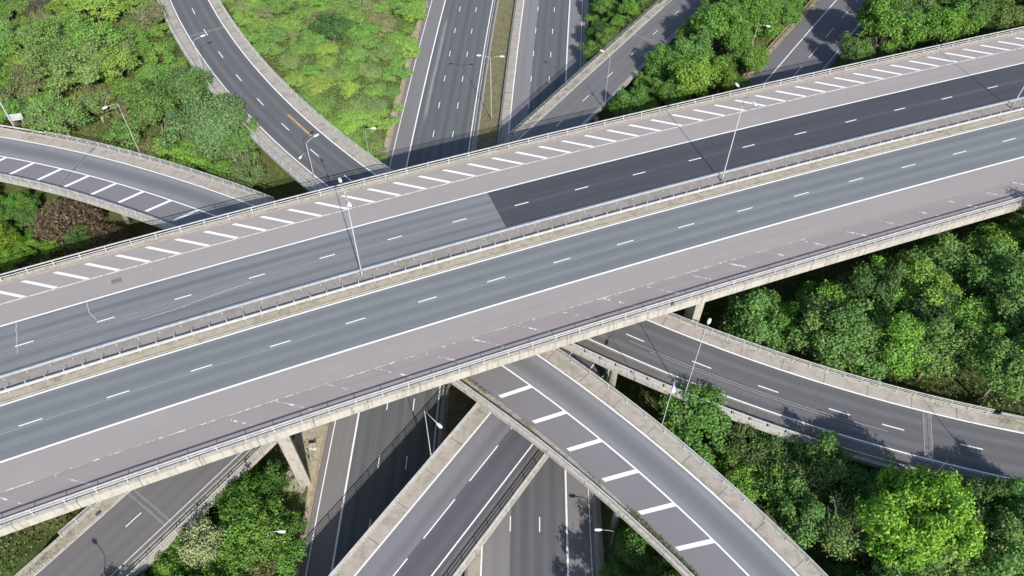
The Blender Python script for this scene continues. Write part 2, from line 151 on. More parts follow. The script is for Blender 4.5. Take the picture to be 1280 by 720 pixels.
def concrete(name, col=(.36, .33, .28), dirt=(.12, .10, .075), amt=.5, scale=.8, uv=True, moss=0.0, bay=0, drip=0):
    m, nt, b = new_mat(name); pos = objvec(nt)
    a = noise(nt, pos, scale, 6, .68); f = noise(nt, pos, 7, 3, .7)
    c = mix_c(nt, math_n(nt, 'MULTIPLY', ramp(nt, a, .42, .72), amt), col, dirt)
    c = mix_c(nt, math_n(nt, 'MULTIPLY', ramp(nt, f, .35, .75), .35), c, tuple(x*1.25 for x in col))
    a2 = noise(nt, pos, 2.4, 5, .7)
    c = mix_c(nt, math_n(nt, 'MULTIPLY', ramp(nt, a2, .56, .7), amt*.8), c, tuple(x*.8 for x in dirt))
    if moss:
        a3 = noise(nt, pos, 1.3, 5, .75)
        c = mix_c(nt, math_n(nt, 'MULTIPLY', ramp(nt, a3, .55, .68), moss), c, (.075, .085, .03))
    if drip:
        mp = nt.nodes.new('ShaderNodeMapping'); mp.inputs['Scale'].default_value = (2.2, 2.2, .25); nt.links.new(pos, mp.inputs[0])
        c = mix_c(nt, math_n(nt, 'MULTIPLY', ramp(nt, noise(nt, mp.outputs[0], 1.0, 4, .6), .48, .68), drip), c, tuple(x*.55 for x in dirt))
    if bay:
        u = nt.nodes.new('ShaderNodeUVMap'); sp = nt.nodes.new('ShaderNodeSeparateXYZ'); nt.links.new(u.outputs[0], sp.inputs[0])
        pp = math_n(nt, 'ABSOLUTE', math_n(nt, 'SUBTRACT', math_n(nt, 'FRACT', math_n(nt, 'DIVIDE', math_n(nt, 'ADD', sp.outputs[1], 600.0), bay)), .5))
        w_ = math_n(nt, 'MULTIPLY', noise(nt, pos, .8, 2), .0)
        c = mix_c(nt, math_n(nt, 'MULTIPLY', ramp(nt, pp, .5-.09/bay, .5-.02/bay), .65), c, (.06, .055, .045))
        cell = nt.nodes.new('ShaderNodeTexWhiteNoise'); cell.noise_dimensions = '1D'
        nt.links.new(math_n(nt, 'FLOOR', math_n(nt, 'DIVIDE', math_n(nt, 'ADD', sp.outputs[1], 600.0+bay/2), bay)), cell.inputs['W'])
        c = mix_c(nt, math_n(nt, 'MULTIPLY', cell.outputs[0], .28), c, tuple(x*.75 for x in col))
    nt.links.new(c, b.inputs['Base Color']); b.inputs['Roughness'].default_value = .9
    b.inputs['Specular IOR Level'].default_value = .2
    bump(nt, b, f, .4, .02)
    return m
def paint(name, worn=.25, col=(.72, .72, .70), under=None, scale=3.0):
    m, nt, b = new_mat(name); pos = objvec(nt)
    a = noise(nt, pos, scale, 5, .75); f = noise(nt, pos, 14, 3, .8)
    k = math_n(nt, 'ADD', math_n(nt, 'MULTIPLY', a, .6), math_n(nt, 'MULTIPLY', f, .4))
    c = mix_c(nt, ramp(nt, a, .35, .75), col, tuple(x*.8 for x in col))
    nt.links.new(c, b.inputs['Base Color']); b.inputs['Roughness'].default_value = .6
    out = nt.nodes['Material Output']; tr = nt.nodes.new('ShaderNodeBsdfTransparent'); mx = nt.nodes.new('ShaderNodeMixShader')
    cut = .25 + worn*.5
    fac = ramp(nt, k, cut-.03, cut+.03)
    nt.links.new(fac, mx.inputs[0]); nt.links.new(tr.outputs[0], mx.inputs[1]); nt.links.new(b.outputs[0], mx.inputs[2])
    nt.links.new(mx.outputs[0], out.inputs[0])
    return m
def metal(name, col, rough=.5, met=.3):
    m, nt, b = new_mat(name); pos = objvec(nt)
    a = noise(nt, pos, 1.5, 4, .6)
    c = mix_c(nt, ramp(nt, a, .3, .75), col, tuple(x*.72 for x in col))
    nt.links.new(c, b.inputs['Base Color']); b.inputs['Roughness'].default_value = rough; b.inputs['Metallic'].default_value = met
    return m
def leaf_mat(name):
    m, nt, b = new_mat(name)
    oi = nt.nodes.new('ShaderNodeObjectInfo'); g = nt.nodes.new('ShaderNodeNewGeometry')
    ri = g.outputs['Random Per Island']; pos = g.outputs['Position']
    hs = nt.nodes.new('ShaderNodeHueSaturation'); nt.links.new(oi.outputs['Color'], hs.inputs['Color'])
    n1 = noise(nt, pos, .55, 3, .6)
    h = math_n(nt, 'MULTIPLY_ADD', n1, .07); nt.nodes[-1].inputs[2].default_value = .475
    nt.links.new(h, hs.inputs['Hue'])
    vv = math_n(nt, 'MULTIPLY_ADD', ri, .8); nt.nodes[-1].inputs[2].default_value = .95
    n2 = noise(nt, pos, 1.1, 2, .5)
    v2 = math_n(nt, 'MULTIPLY_ADD', n2, .5); nt.nodes[-1].inputs[2].default_value = .75
    nt.links.new(math_n(nt, 'MULTIPLY', vv, v2), hs.inputs['Value'])
    hs.inputs['Saturation'].default_value = 1.0
    nt.links.new(hs.outputs[0], b.inputs['Base Color']); b.inputs['Roughness'].default_value = .55
    b.inputs['Specular IOR Level'].default_value = .25
    out = nt.nodes['Material Output']; tl = nt.nodes.new('ShaderNodeBsdfTranslucent'); mx = nt.nodes.new('ShaderNodeMixShader')
    tc = mix_c(nt, .35, hs.outputs[0], (.15, .30, .03))
    nt.links.new(tc, tl.inputs[0]); mx.inputs[0].default_value = .38
    nt.links.new(b.outputs[0], mx.inputs[1]); nt.links.new(tl.outputs[0], mx.inputs[2]); nt.links.new(mx.outputs[0], out.inputs[0])
    return m

LANE = 3.72
MT = {}
def tr_lanes(centres, g1=-.10, g2=.10):
    t = []
    for c in centres:
        t += [(c-.9, .42, g1), (c+.9, .42, g1), (c, .35, g2)]
    return t
MT['a_south'] = asphalt('weathered_grey_blue_asphalt', (.140, .150, .158), .15, tr_lanes([-1.93, 1.8], -.09, .09)+[(0, .25, .10)], blotch=.06)
MT['a_north'] = asphalt('worn_grey_asphalt', (.138, .144, .154), .22, tr_lanes([9.75, 13.55], .10, -.12), blotch=.07)
MT['a_new'] = asphalt('fresh_dark_asphalt', (.048, .050, .060), .22, tr_lanes([9.75, 13.55], .05, .02)+[(11.62, .35, .35)], blotch=.08)
MT['shoulder'] = asphalt('pinkish_grey_asphalt', (.244, .224, .217), .09, blotch=.07)
MT['shoulder_red'] = asphalt('reddish_grey_asphalt', (.222, .195, .192), .11, blotch=.10)
MT['l_lane'] = asphalt('motorway_asphalt', (.090, .096, .102), .22, tr_lanes([-16.1, -12.35, -8.7], .10, -.10), blotch=.06)
MT['l_lane1'] = asphalt('motorway_asphalt_light', (.170, .164, .168), .08, tr_lanes([1.75], .04, -.05), blotch=.05)
MT['l_laneR'] = asphalt('motorway_asphalt_grey', (.088, .092, .100), .20, tr_lanes([5.3, 8.9], .12, -.10), blotch=.06)
MT['l_hard'] = asphalt('motorway_shoulder_asphalt', (.158, .152, .154), .08, blotch=.08)
def soft_patch(name, col, o, w, s0, s1, amt):
    m, nt, b = new_mat(name); b.inputs['Base Color'].default_value = (*col, 1); b.inputs['Roughness'].default_value = .8
    u = nt.nodes.new('ShaderNodeUVMap'); sp = nt.nodes.new('ShaderNodeSeparateXYZ'); nt.links.new(u.outputs[0], sp.inputs[0])
    n = noise(nt, uvvec(nt, .9, .12), 1, 4, .6)
    e = ramp(nt, math_n(nt, 'ADD', math_n(nt, 'ABSOLUTE', math_n(nt, 'SUBTRACT', sp.outputs[0], o)), math_n(nt, 'MULTIPLY', n, w)), w*1.5, w*.5)
    l = ramp(nt, math_n(nt, 'ABSOLUTE', math_n(nt, 'SUBTRACT', sp.outputs[1], (s0+s1)/2)), (s1-s0)/2, (s1-s0)/2*.75)
    f = math_n(nt, 'MULTIPLY', math_n(nt, 'MULTIPLY', e, l), amt)
    out = nt.nodes['Material Output']; tr = nt.nodes.new('ShaderNodeBsdfTransparent'); mx = nt.nodes.new('ShaderNodeMixShader')
    nt.links.new(f, mx.inputs[0]); nt.links.new(tr.outputs[0], mx.inputs[1]); nt.links.new(b.outputs[0], mx.inputs[2]); nt.links.new(mx.outputs[0], out.inputs[0])
    return m
MT['patch'] = soft_patch('pale_worn_surfacing', (.27, .265, .28), -16.6, .62, 8, 48, .75)
MT['c_lane'] = asphalt('slip_asphalt', (.168, .170, .182), .09, [(-2.2, 1.0, -.22), (-.7, .4, .10), (-3.7, .4, .10)], blotch=.05)
MT['c_hatch'] = asphalt('slip_asphalt_hatched', (.160, .154, .164), .06, blotch=.09)
MT['t_lane'] = asphalt('slip_dark_asphalt', (.100, .099, .106), .15, tr_lanes([-1.8, -5.3], -.10, .14), blotch=.08)
MT['d_left'] = asphalt('link_asphalt_light', (.152, .151, .165), .10, [(-1.0, .4, .06), (-2.4, .5, -.16)], blotch=.06)
MT['d_right'] = asphalt('link_asphalt_dark', (.084, .083, .097), .13, [(-4.6, .5, -.1), (-6.0, .4, .08)], blotch=.06)
MT['e_lane'] = asphalt('road_asphalt_brown_grey', (.120, .117, .122), .08, tr_lanes([-1.7, -5.1], .06, -.03), blotch=.08)
MT['d_top'] = asphalt('road_asphalt_purple_grey', (.125, .120, .136), .08, blotch=.08)
MT['conc'] = concrete('weathered_concrete', (.36, .335, .295), (.20, .17, .14), .5, .8)
MT['fascia'] = concrete('pale_concrete_edge', (.37, .35, .31), (.24, .215, .18), .55, .6, bay=6.1, drip=.5)
MT['verge'] = concrete('dirty_concrete_verge', (.325, .298, .262), (.15, .13, .105), .7, .7, bay=5.3)
MT['verge_moss'] = concrete('mossy_concrete_verge', (.30, .275, .235), (.11, .095, .07), .9, .8, moss=.5)
MT['verge_sand'] = concrete('sandy_median_verge', (.30, .27, .215), (.16, .135, .10), .8, 1.0)
MT['median'] = concrete('grey_median_paving', (.225, .21, .197), (.14, .125, .11), .65, .9)
MT['pier'] = concrete('grey_pier_concrete', (.36, .335, .295), (.24, .215, .18), .5, .5, drip=.45)
MT['paint'] = paint('white_road_paint', .2)
MT['paint_thin'] = paint('worn_white_line_paint', .42, scale=1.2)
MT['paint_ghost'] = paint('scraped_white_line_remains', .56, scale=1.1)
MT['paint_dim'] = paint('dull_white_line_paint', .3, col=(.5, .5, .48))
MT['paint_yellow'] = paint('faded_yellow_paint', .38, col=(.50, .32, .10))
MT['seal'] = paint('pale_crack_sealant', .35, col=(.36, .36, .36), scale=4)
MT['joint'] = concrete('joint_sealant', (.15, .15, .155), (.08, .08, .08), .8, 2)
MT['jointdark'] = concrete('joint_rubber', (.07, .07, .08), (.03, .03, .03), .8, 2)
MT['kerb'] = concrete('brown_kerb_edge', (.30, .245, .19), (.16, .12, .085), .8, 1.5)
MT['soil'] = concrete('pale_dry_soil', (.17, .15, .09), (.08, .08, .04), .9, .9, moss=.5)
MT['column'] = metal('grey_lamp_column', (.37, .375, .38), .5, .2)
MT['debris_shade'] = asphalt('gritty_shaded_edge_asphalt', (.115, .108, .104), .05, blotch=.35)  # grit grey, darkened further to stand in for parapet shade on road verges
MT['sandy'] = concrete('pale_sandy_soil', (.34, .30, .22), (.16, .15, .08), .8, .9, moss=.6)
MT['steel'] = metal('galvanised_steel', (.48, .49, .51), .45, .25)
MT['steelw'] = metal('pale_painted_steel', (.54, .535, .515), .55, .15)
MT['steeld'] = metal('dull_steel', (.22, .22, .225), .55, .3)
MT['mesh_panel'] = metal('pale_infill_panel', (.40, .395, .38), .6, .1)
MT['lamp'] = metal('white_lamp_housing', (.68, .68, .66), .4, .0)
MT['glass'] = metal('lamp_cover', (.55, .57, .60), .15, .0)
MT['leaf'] = leaf_mat('leaves')
MT['bark'] = concrete('bark', (.20, .165, .12), (.09, .07, .05), .6, 3)
MT['barkpale'] = concrete('pale_bark', (.33, .29, .21), (.16, .13, .09), .5, 3)

# ---------------------------------------------------------------- mesh helpers
SC = bpy.context.scene.collection
def link(name, me, mat=None, parent=None, loc=None):
    o = bpy.data.objects.new(name, me); SC.objects.link(o)
    if mat is not None and me is not None and not me.materials:
        for m in (mat if isinstance(mat, (list, tuple)) else [mat]): me.materials.append(m)
    if loc is not None: o.location = loc
    if parent is not None: o.parent = parent
    return o
def empty(name, loc, label, cat, group=None, rz=0.0):
    o = bpy.data.objects.new(name, None); SC.objects.link(o); o.location = loc; o.rotation_euler = (0, 0, rz)
    o.empty_display_size = .5
    tag(o, label, cat, group); return o
def tag(o, label=None, cat=None, group=None, kind=None):
    if label: o['label'] = label
    if cat: o['category'] = cat
    if group: o['group'] = group
    if kind: o['kind'] = kind
    return o
def mesh(name, V, F, uv=None, mi=None, smooth=False):
    me = bpy.data.meshes.new(name); me.from_pydata(V, [], F); 
    if uv is not None:
        l = me.uv_layers.new(name='UVMap')
        idx = np.empty(len(me.loops), int); me.loops.foreach_get('vertex_index', idx)
        l.data.foreach_set('uv', np.asarray(uv, float)[idx].ravel())
    if mi is not None: me.polygons.foreach_set('material_index', mi)
    if smooth: me.polygons.foreach_set('use_smooth', [True]*len(me.polygons))
    me.update(); return me
class MB:
    def __init__(s): s.V = []; s.F = []; s.UV = []; s.MI = []
    def ribbon(s, rd, o1, o2, s1, s2, dz=0.0, step=2.0, mi=0, dz2=None, org=(0, 0, 0)):
        n = max(1, int(math.ceil((s2-s1)/step))); b = len(s.V)
        for i in range(n+1):
            st = s1+(s2-s1)*i/n
            a1 = o1(st) if callable(o1) else o1; a2 = o2(st) if callable(o2) else o2
            p = rd.pos(st, a1, dz); q = rd.pos(st, a2, dz if dz2 is None else dz2)
            s.V += [tuple(np.subtract(p, org)), tuple(np.subtract(q, org))]; s.UV += [(a1, st), (a2, st)]
        up = (o2(s1) if callable(o2) else o2) > (o1(s1) if callable(o1) else o1)
        for i in range(n):
            a = b+2*i
            s.F.append((a, a+2, a+3, a+1) if up else (a, a+1, a+3, a+2)); s.MI.append(mi)
        return s
    def quad(s, P, UV=None, mi=0):
        b = len(s.V); s.V += [tuple(p) for p in P]; s.UV += UV or [(0, 0)]*len(P); s.F.append(tuple(range(b, b+len(P)))); s.MI.append(mi)
    def sweep(s, rd, prof, s1, s2, step=2.0, closed=True, caps=True, mi=0, org=(0, 0, 0)):
        """prof: [(offset, dz)] clockwise seen along travel; offsets may be callables"""
        n = max(1, int(math.ceil((s2-s1)/step))); b = len(s.V); k = len(prof)
        for i in range(n+1):
            st = s1+(s2-s1)*i/n
            for (o, dz) in prof:
                oo = o(st) if callable(o) else o
                s.V.append(tuple(np.subtract(rd.pos(st, oo, dz), org))); s.UV.append((oo, st))
        for i in range(n):
            for j in range(k if closed else k-1):
                a = b+i*k+j; c = b+i*k+(j+1) % k
                s.F.append((a, a+k, c+k, c)); s.MI.append(mi)
        if caps and closed:
            s.F.append(tuple(b+j for j in range(k))); s.F.append(tuple(b+n*k+j for j in range(k-1, -1, -1))); s.MI += [mi, mi]
        return s
    def box(s, x0, x1, y0, y1, z0, z1, mi=0):
        b = len(s.V)
        s.V += [(x, y, z) for z in (z0, z1) for y in (y0, y1) for x in (x0, x1)]; s.UV += [(0, 0)]*8
        for f in ((0, 2, 3, 1), (4, 5, 7, 6), (0, 1, 5, 4), (2, 6, 7, 3), (0, 4, 6, 2), (1, 3, 7, 5)):
            s.F.append(tuple(b+i for i in f)); s.MI.append(mi)
        return s
    def tube(s, pts, rad, n=8, mi=0, cap=True):
        pts = [Vector(p) for p in pts]; b = len(s.V)
        if not hasattr(rad, '__len__'): rad = [rad]*len(pts)
        ref = None
        for i, p in enumerate(pts):
            d = (pts[min(i+1, len(pts)-1)]-pts[max(i-1, 0)]).normalized()
            if ref is None: ref = Vector((1, 0, 0)) if abs(d.x) < .9 else Vector((0, 1, 0))
            u = d.cross(ref).normalized(); w = d.cross(u); ref = w.cross(d)*-1 if False else ref
            for j in range(n):
                a = 2*math.pi*j/n
                s.V.append(tuple(p+(u*math.cos(a)+w*math.sin(a))*rad[i])); s.UV.append((0, 0))
        for i in range(len(pts)-1):
            for j in range(n):
                a = b+i*n+j; c = b+i*n+(j+1) % n
                s.F.append((a, c, c+n, a+n)); s.MI.append(mi)
        if cap:
            s.F.append(tuple(b+j for j in range(n-1, -1, -1))); s.F.append(tuple(b+(len(pts)-1)*n+j for j in range(n))); s.MI += [mi, mi]
        return s
    def me(s, name, smooth=False): return mesh(name, s.V, s.F, s.UV, s.MI, smooth)
def part(name, mb, mats, parent, smooth=False):
    mats = mats if isinstance(mats, (list, tuple)) else [mats]
    o = link(name, mb.me(name, smooth), mats, parent)
    if parent is not None:
        o.location = -Vector(parent.location) if parent.rotation_euler.z == 0 else (0, 0, 0)
    return o

# ---------------------------------------------------------------- terrain
CP = [(-85,186,9.5),(-74,146,8),(-64,127,6.5),(-52,110,4),(-41,99,1.5),(-90,135,8.5),(-110,160,9.5),(-120,122,9),(-100,114,8.8),(-80,110,6.5),
 (-60,105,2.5),(-43,95.5,1),(-57,153,8.2),(-46,138,7.2),(-36,124,5.8),(-24,108,2.2),(-20.5,180,.2),(-22,150,.2),(-23.5,130,.1),(-25,112,0),
 (-27,90,0),(-27,70,.2),(-27,52,.4),(-27,30,.4),(-24,0,.3),(-4,150,-.1),(-6,100,-.1),(-7,50,-.1),(-7,10,-.1),(14,180,.2),(13,160,.1),(12,140,0),(12,120,0),(12,90,0),(11.5,60,.1),(11.5,30,.4),(12,0,.4),
 (30,165,6.3),(22,150,4.5),(40,150,6.5),(52,165,6.6),(35,135,6),(24,120,4),(40,120,5.2),(28,105,2.5),(52,130,6.8),(70,155,7),(75,140,7),(100,150,9),(110,128,9.5),(85,118,7.5),(62,115,6),
 (25,90,1.5),(40,95,3.5),(20,76,.6),(32,78,2.5),(50,76,5),(70,76,7.5),(90,80,10),(70,61,10.5),(95,62,12.5),(84,54,11.9),(66,54,11.6),(66,42,11.4),(84,40,11.6),(110,55,13),
 (50,58,7),(55,42,9),(42,48,5.5),(30,55,3),(30,46,3.2),(22,60,1.2),(36,36,4.5),(52,30,8.5),(45,25,7),(36,22,7.5),(60,10,11),(30,8,9),(22,40,2.2),(16,34,1.8),(16,20,3),(20,5,5),
 (-60,24,6.3),(-46,26,5.4),(-38,40,4),(-34,30,2.8),(-32,48,1.6),(-50,10,6),(-35,10,3),(-62,38,6.3),(-66,50,5.5),(-53,50,4),(-44,62,2.5),(-80,60,5.5),(-60,68,3.5),(-80,80,5),(-82,90,5),(-70,92,4),(-62,86,3),(-46,82,1.2),(-100,90,7),(-120,95,8.6),(-36,84,.4),(-40,90,.6),(-100,50,7),
 (10,75,0),(130,100,13),(140,150,11),(120,20,13),(-130,60,8),(-130,180,10),(-100,10,8),(80,190,8),(-60,190,9)]
CP = np.array(CP, float)
def tps_fit(P, z, lam=.6):
    n = len(P); d = np.sqrt(((P[:, None]-P[None])**2).sum(-1))
    K = d.copy()        # linear biharmonic-like kernel: stays calm between points
    Amat = np.zeros((n+1, n+1)); Amat[:n, :n] = K-lam*np.eye(n); Amat[:n, n] = 1; Amat[n, :n] = 1
    return np.linalg.solve(Amat, np.concatenate([z, [0]]))
TW = tps_fit(CP[:, :2], CP[:, 2])
FOOT = {'C': (C, -9.9, 2.3), 'T': (T, -9.6, 2.1), 'D': (D, -9.7, 2.3), 'E': (E, -9.4, 1.9), 'A': (A, -12, 23.6)}
BED = {'D': (D, -9.0, 4.4, 116, 260), 'E': (E, -8.6, 2.4, 135, 260), 'E0': (E, -9.6, 3.2, -90, 2), 'T0': (T, -9.6, 2.2, -160, -20), 'T1': (T, -9.8, 2.6, 161, 270), 'C0': (C, -9.6, 2.6, -160, -2)}
def ground(P):
    P = np.atleast_2d(np.asarray(P, float)); z = np.empty(len(P))
    for a in range(0, len(P), 5000):
        q = P[a:a+5000]; d = np.sqrt(((q[:, None]-CP[None, :, :2])**2).sum(-1))
        z[a:a+5000] = d@TW[:-1]+TW[-1]
    c = np.array([-5, 90.]); r = np.sqrt(((P-c)**2).sum(1)); f = np.clip((r-150)/80, 0, 1); z = z*(1-f)+9*f
    z = np.clip(z, -.3, 16)
    # gentle humps
    h = np.sin(P[:, 0]*.31+1.3*np.sin(P[:, 1]*.17))*np.sin(P[:, 1]*.27+.7)*.22
    z = z+h
    for k, (rd, o1, o2, s1, s2) in BED.items():
        s, o, zz = rd.so(P)
        inside = (s > s1) & (s < s2)
        e = np.maximum(np.maximum(o1-o, o-o2), 0); w = np.clip(1-e/4, 0, 1)*inside
        z = z*(1-w)+(zz-.12)*w
    for k, (rd, o1, o2) in FOOT.items():
        s, o, zz = rd.so(P); m = (o > o1-.4) & (o < o2+.4) & (s > rd.S[0]) & (s < rd.S[-1])
        lim = zz-.12
        if k in 'A': lim = zz-1.6
        z = np.where(m, np.minimum(z, lim), z)
    s, o, zz = M.so(P)
    e = np.maximum(np.maximum(-23.2-o, o-15.2), 0); w = np.clip(1-e/5, 0, 1)**1.5
    z = z*(1-w)+(-.06)*w
    core = (o > -22.7) & (o < 14.8)
    z = np.where(core, -.06, z)
    return z
def gz(x, y): return float(ground([(x, y)])[0])

def axis(lo, hi, fine0, fine1, st):
    a = list(np.arange(fine0, fine1+.01, st)); x = fine0; d = st
    while x > lo: d *= 1.35; x -= d; a.insert(0, x)
    x = fine1; d = st
    while x < hi: d *= 1.35; x += d; a.append(x)
    return np.array(a)
gx, gy = axis(-900, 900, -135, 135, 1.5), axis(-700, 1200, -5, 195, 1.5)
XX, YY = np.meshgrid(gx, gy); P = np.stack([XX.ravel(), YY.ravel()], 1); Zg = ground(P)
# ---- lower the sheet beneath decks already handled in ground()
V = np.column_stack([P, Zg]); nx, ny = len(gx), len(gy)
ii, jj = np.meshgrid(np.arange(nx-1), np.arange(ny-1)); a = (jj*nx+ii).ravel()
F_ = np.column_stack([a, a+1, a+1+nx, a+nx])
def ground_mat():
    m, nt, b = new_mat('grassy_earth'); pos = objvec(nt)
    n1 = noise(nt, pos, .12, 5, .6); n2 = noise(nt, pos, .9, 5, .7); n3 = noise(nt, pos, 5, 4, .75)
    c = mix_c(nt, ramp(nt, n1, .4, .6), (.060, .085, .025), (.085, .095, .035))
    c = mix_c(nt, ramp(nt, n2, .5, .68), c, (.16, .14, .07))
    c = mix_c(nt, math_n(nt, 'MULTIPLY', ramp(nt, n3, .4, .7), .6), c, (.045, .07, .018))
    nt.links.new(c, b.inputs['Base Color']); b.inputs['Roughness'].default_value = 1.0; b.inputs['Specular IOR Level'].default_value = .1
    bump(nt, b, n3, .6, .12); return m
MT['ground'] = ground_mat()
g = link('ground', mesh('ground', V.tolist(), F_.tolist(), smooth=True), MT['ground'])
tag(g, 'grassy earth banks under the trees and beside the roads', None, None, 'structure')

# ---------------------------------------------------------------- motorway on the ground (lowest level)
def strip(name, rd, o1, o2, s1, s2, dz, mat, label=None, step=2.0):
    o = link(name, MB().ribbon(rd, o1, o2, s1, s2, dz, step).me(name), mat); return o
mw = link('motorway', MB().ribbon(M, -18.0, -6.75, -215, 255, 0).me('motorway'), MT['l_lane'])
tag(mw, 'dual three lane motorway running up and down the picture on the lowest level', None, None, 'structure')
def mchild(name, mb, mat, label=None):
    o = link(name, mb.me(name), mat, mw)
    if label: o['label'] = label
    return o
mchild('motorway_lane', MB().ribbon(M, 0, 3.5, -215, 255, 0), MT['l_lane1'])
mchild('motorway_lane', MB().ribbon(M, 3.5, 10.75, -215, 255, 0), MT['l_laneR'])
h = MB(); h.ribbon(M, -21.9, -18.0, -215, 255, 0).ribbon(M, 10.75, 14.0, -215, 255, 0); mchild('hard_shoulder', h, MT['l_hard'])
h = MB(); h.ribbon(M, -6.75, -5.75, -215, 255, 0).ribbon(M, -1.6, 0, -215, 255, 0).ribbon(M, 14.0, 14.5, -215, 255, .0); mchild('concrete_channel', h, MT['verge'])
h = MB(); h.sweep(M, [(-22.3, -.05), (-22.3, .1), (-21.95, .1), (-21.95, -.05)], -215, 255); h.sweep(M, [(14.5, -.05), (14.5, .14), (14.75, .14), (14.75, -.05)], -215, 255)
mchild('kerb', h, MT['kerb'])
h = MB(); h.ribbon(M, -17.7, -15.5, 8, 48, .004); mchild('resurfaced_patch', h, MT['patch'])
h = MB()
for o, w in ((-21.15, .14), (-18.1, .24), (-7.15, .2), (.02, .2), (10.62, .24), (13.55, .1)): h.ribbon(M, o-w/2, o+w/2, -215, 255, .008)
mchild('edge_line', h, MT['paint'])
h = MB()
for k in range(-24, 30):
    for o, s0 in ((-14.3, 5.2), (-10.6, 5.1)):
        st = s0+8.97*k if k < 7 else 110.0+9*(k-12); h.ribbon(M, o-.07, o+.07, st-1, st+1, .008, 1)
    for o in (3.47, 7.18):
        st = 3.5+9.1*k if k < 8 else 127.2+9*(k-14); h.ribbon(M, o-.07, o+.07, st-1, st+1, .008, 1)
mchild('lane_line', h, MT['paint'])
h = MB(); h.ribbon(M, -23.6, -22.3, -215, 255, .0, dz2=.02); mchild('soil_strip', h, MT['sandy'])
md = link('median_strip', MB().ribbon(M, -5.75, -1.6, -215, 255, .01).me('median_strip'), MT['soil'])
tag(md, 'grassy strip of soil between the two motorway carriageways', None, None, 'structure')

# ---------------------------------------------------------------- flyovers
def dv(o, d): return (lambda s: o(s)+d) if callable(o) else o+d
def deck(rd, o1, o2, s1, s2, depth, fas=.55, up=.14, upw=.5, ins=1.1):
    """box deck: slab with upstands, underside tapering to a girder"""
    mb = MB()
    prof = [(o1, up), (dv(o1, upw), up), (dv(o1, upw), -.03), (o2-upw, -.03), (o2-upw, up), (o2, up), (o2, -fas), (o2-ins, -fas-.12), (o2-ins-.25, -depth), (dv(o1, ins+.25), -depth), (dv(o1, ins), -fas-.12), (o1, -fas)]
    mb.sweep(rd, prof[::-1] if False else prof, s1, s2, 3.0)
    return mb
def round_pier(x, y, zt, r=.55):
    z0 = gz(x, y)-.5; mb = MB(); mb.tube([(x, y, z0), (x, y, zt-.7), (x, y, zt)], [r, r, r*1.35], 16); return mb
def blade(p0, p1, w0, w1, th, hd):
    """leaning tapered leg from base p0 to top p1, long side along heading hd"""
    mb = MB(); c, s_ = math.cos(hd), math.sin(hd)
    for (p, w) in ((p0, w0), (p1, w1)):
        for sx, sy in ((-1, -1), (1, -1), (1, 1), (-1, 1)):
            mb.V.append((p[0]+c*sx*th/2-s_*sy*w/2, p[1]+s_*sx*th/2+c*sy*w/2, p[2])); mb.UV.append((0, 0))
    mb.F += [(0, 1, 5, 4), (1, 2, 6, 5), (2, 3, 7, 6), (3, 0, 4, 7), (0, 3, 2, 1), (4, 5, 6, 7)]; mb.MI += [0]*6
    return mb
def clear_of(x, y, skip, pad=.9):
    for k, (rd, o1, o2) in FOOT.items():
        if k in skip: continue
        s, o, z = rd.so([(x, y)])
        if o1-pad < o[0] < o2+pad: return False
    s, o, z = M.so([(x, y)]); o = o[0]
    return not (-22.4 < o < -6.3 or -1.2 < o < 14.3)

# ---- top deck
fa = empty('flyover', A.pos(60, 6), 'wide top flyover crossing above everything, with two carriageways', 'bridge')
S1, S2 = -119, 268
part('deck', deck(A, -11.85, 23.5, S1, S2, 1.5, 1.1, .12), MT['fascia'], fa)
h = MB(); h.ribbon(A, -11.3, -7.55, S1, S2, 0); part('hard_shoulder', h, MT['shoulder_red'], fa)
h = MB(); h.ribbon(A, -7.55, -3.9, S1, S2, 0).ribbon(A, 15.5, 22.6, S1, S2, 0); part('hard_shoulder', h, MT['shoulder'], fa)
part('carriageway', MB().ribbon(A, -3.9, 4.1, S1, S2, 0), MT['a_south'], fa)
part('carriageway', MB().ribbon(A, 7.3, 15.5, S1, 58.73, 0), MT['a_north'], fa)
o = part('carriageway', MB().ribbon(A, 7.3, 15.5, 58.73, S2, 0), MT['a_new'], fa); o['label'] = 'newer dark asphalt surfacing'
h = MB(); h.sweep(A, [(3.8, -.02), (3.8, .03), (4.05, .09), (5.0, .1), (5.0, -.02)], S1, S2); part('verge', h, MT['verge_sand'], fa)
h = MB(); h.sweep(A, [(5.0, -.02), (5.0, .085), (7.3, .085), (7.3, -.02)], S1, S2); part('median', h, MT['median'], fa)
h = MB(); h.ribbon(A, 3.98, 4.06, S1, S2, .096); part('drain_channel', h, MT['debris_shade'], fa)
h = MB(); h.sweep(A, [(22.6, -.02), (22.6, .1), (22.72, .1), (22.72, -.02)], S1, S2); part('kerb', h, MT['kerb'], fa)
h = MB(); h.ribbon(A, 22.72, 23.0, S1, S2, .09); part('verge', h, MT['verge'], fa)
h = MB()
for o, w in ((-3.86, .24), (3.58, .2), (8.0, .18), (15.5, .2)): h.ribbon(A, o-w/2, o+w/2, S1, S2, .008)
part('edge_line', h, MT['paint'], fa)
h = MB(); h.ribbon(A, 19.1, 19.22, S1, S2, .006); part('edge_line', h, MT['paint_thin'], fa)
h = MB()
for k in range(-13, 30): st = 9.04*k; h.ribbon(A, -.07, .07, st-1.2, st+1.2, .008, 1.2)
for k in range(-13, 30):
    st = -.2+8.93*k; h.ribbon(A, 11.62-.075, 11.62+.075, st-1, st+1, .008, 1)
part('lane_line', h, MT['paint'], fa)
h = MB()
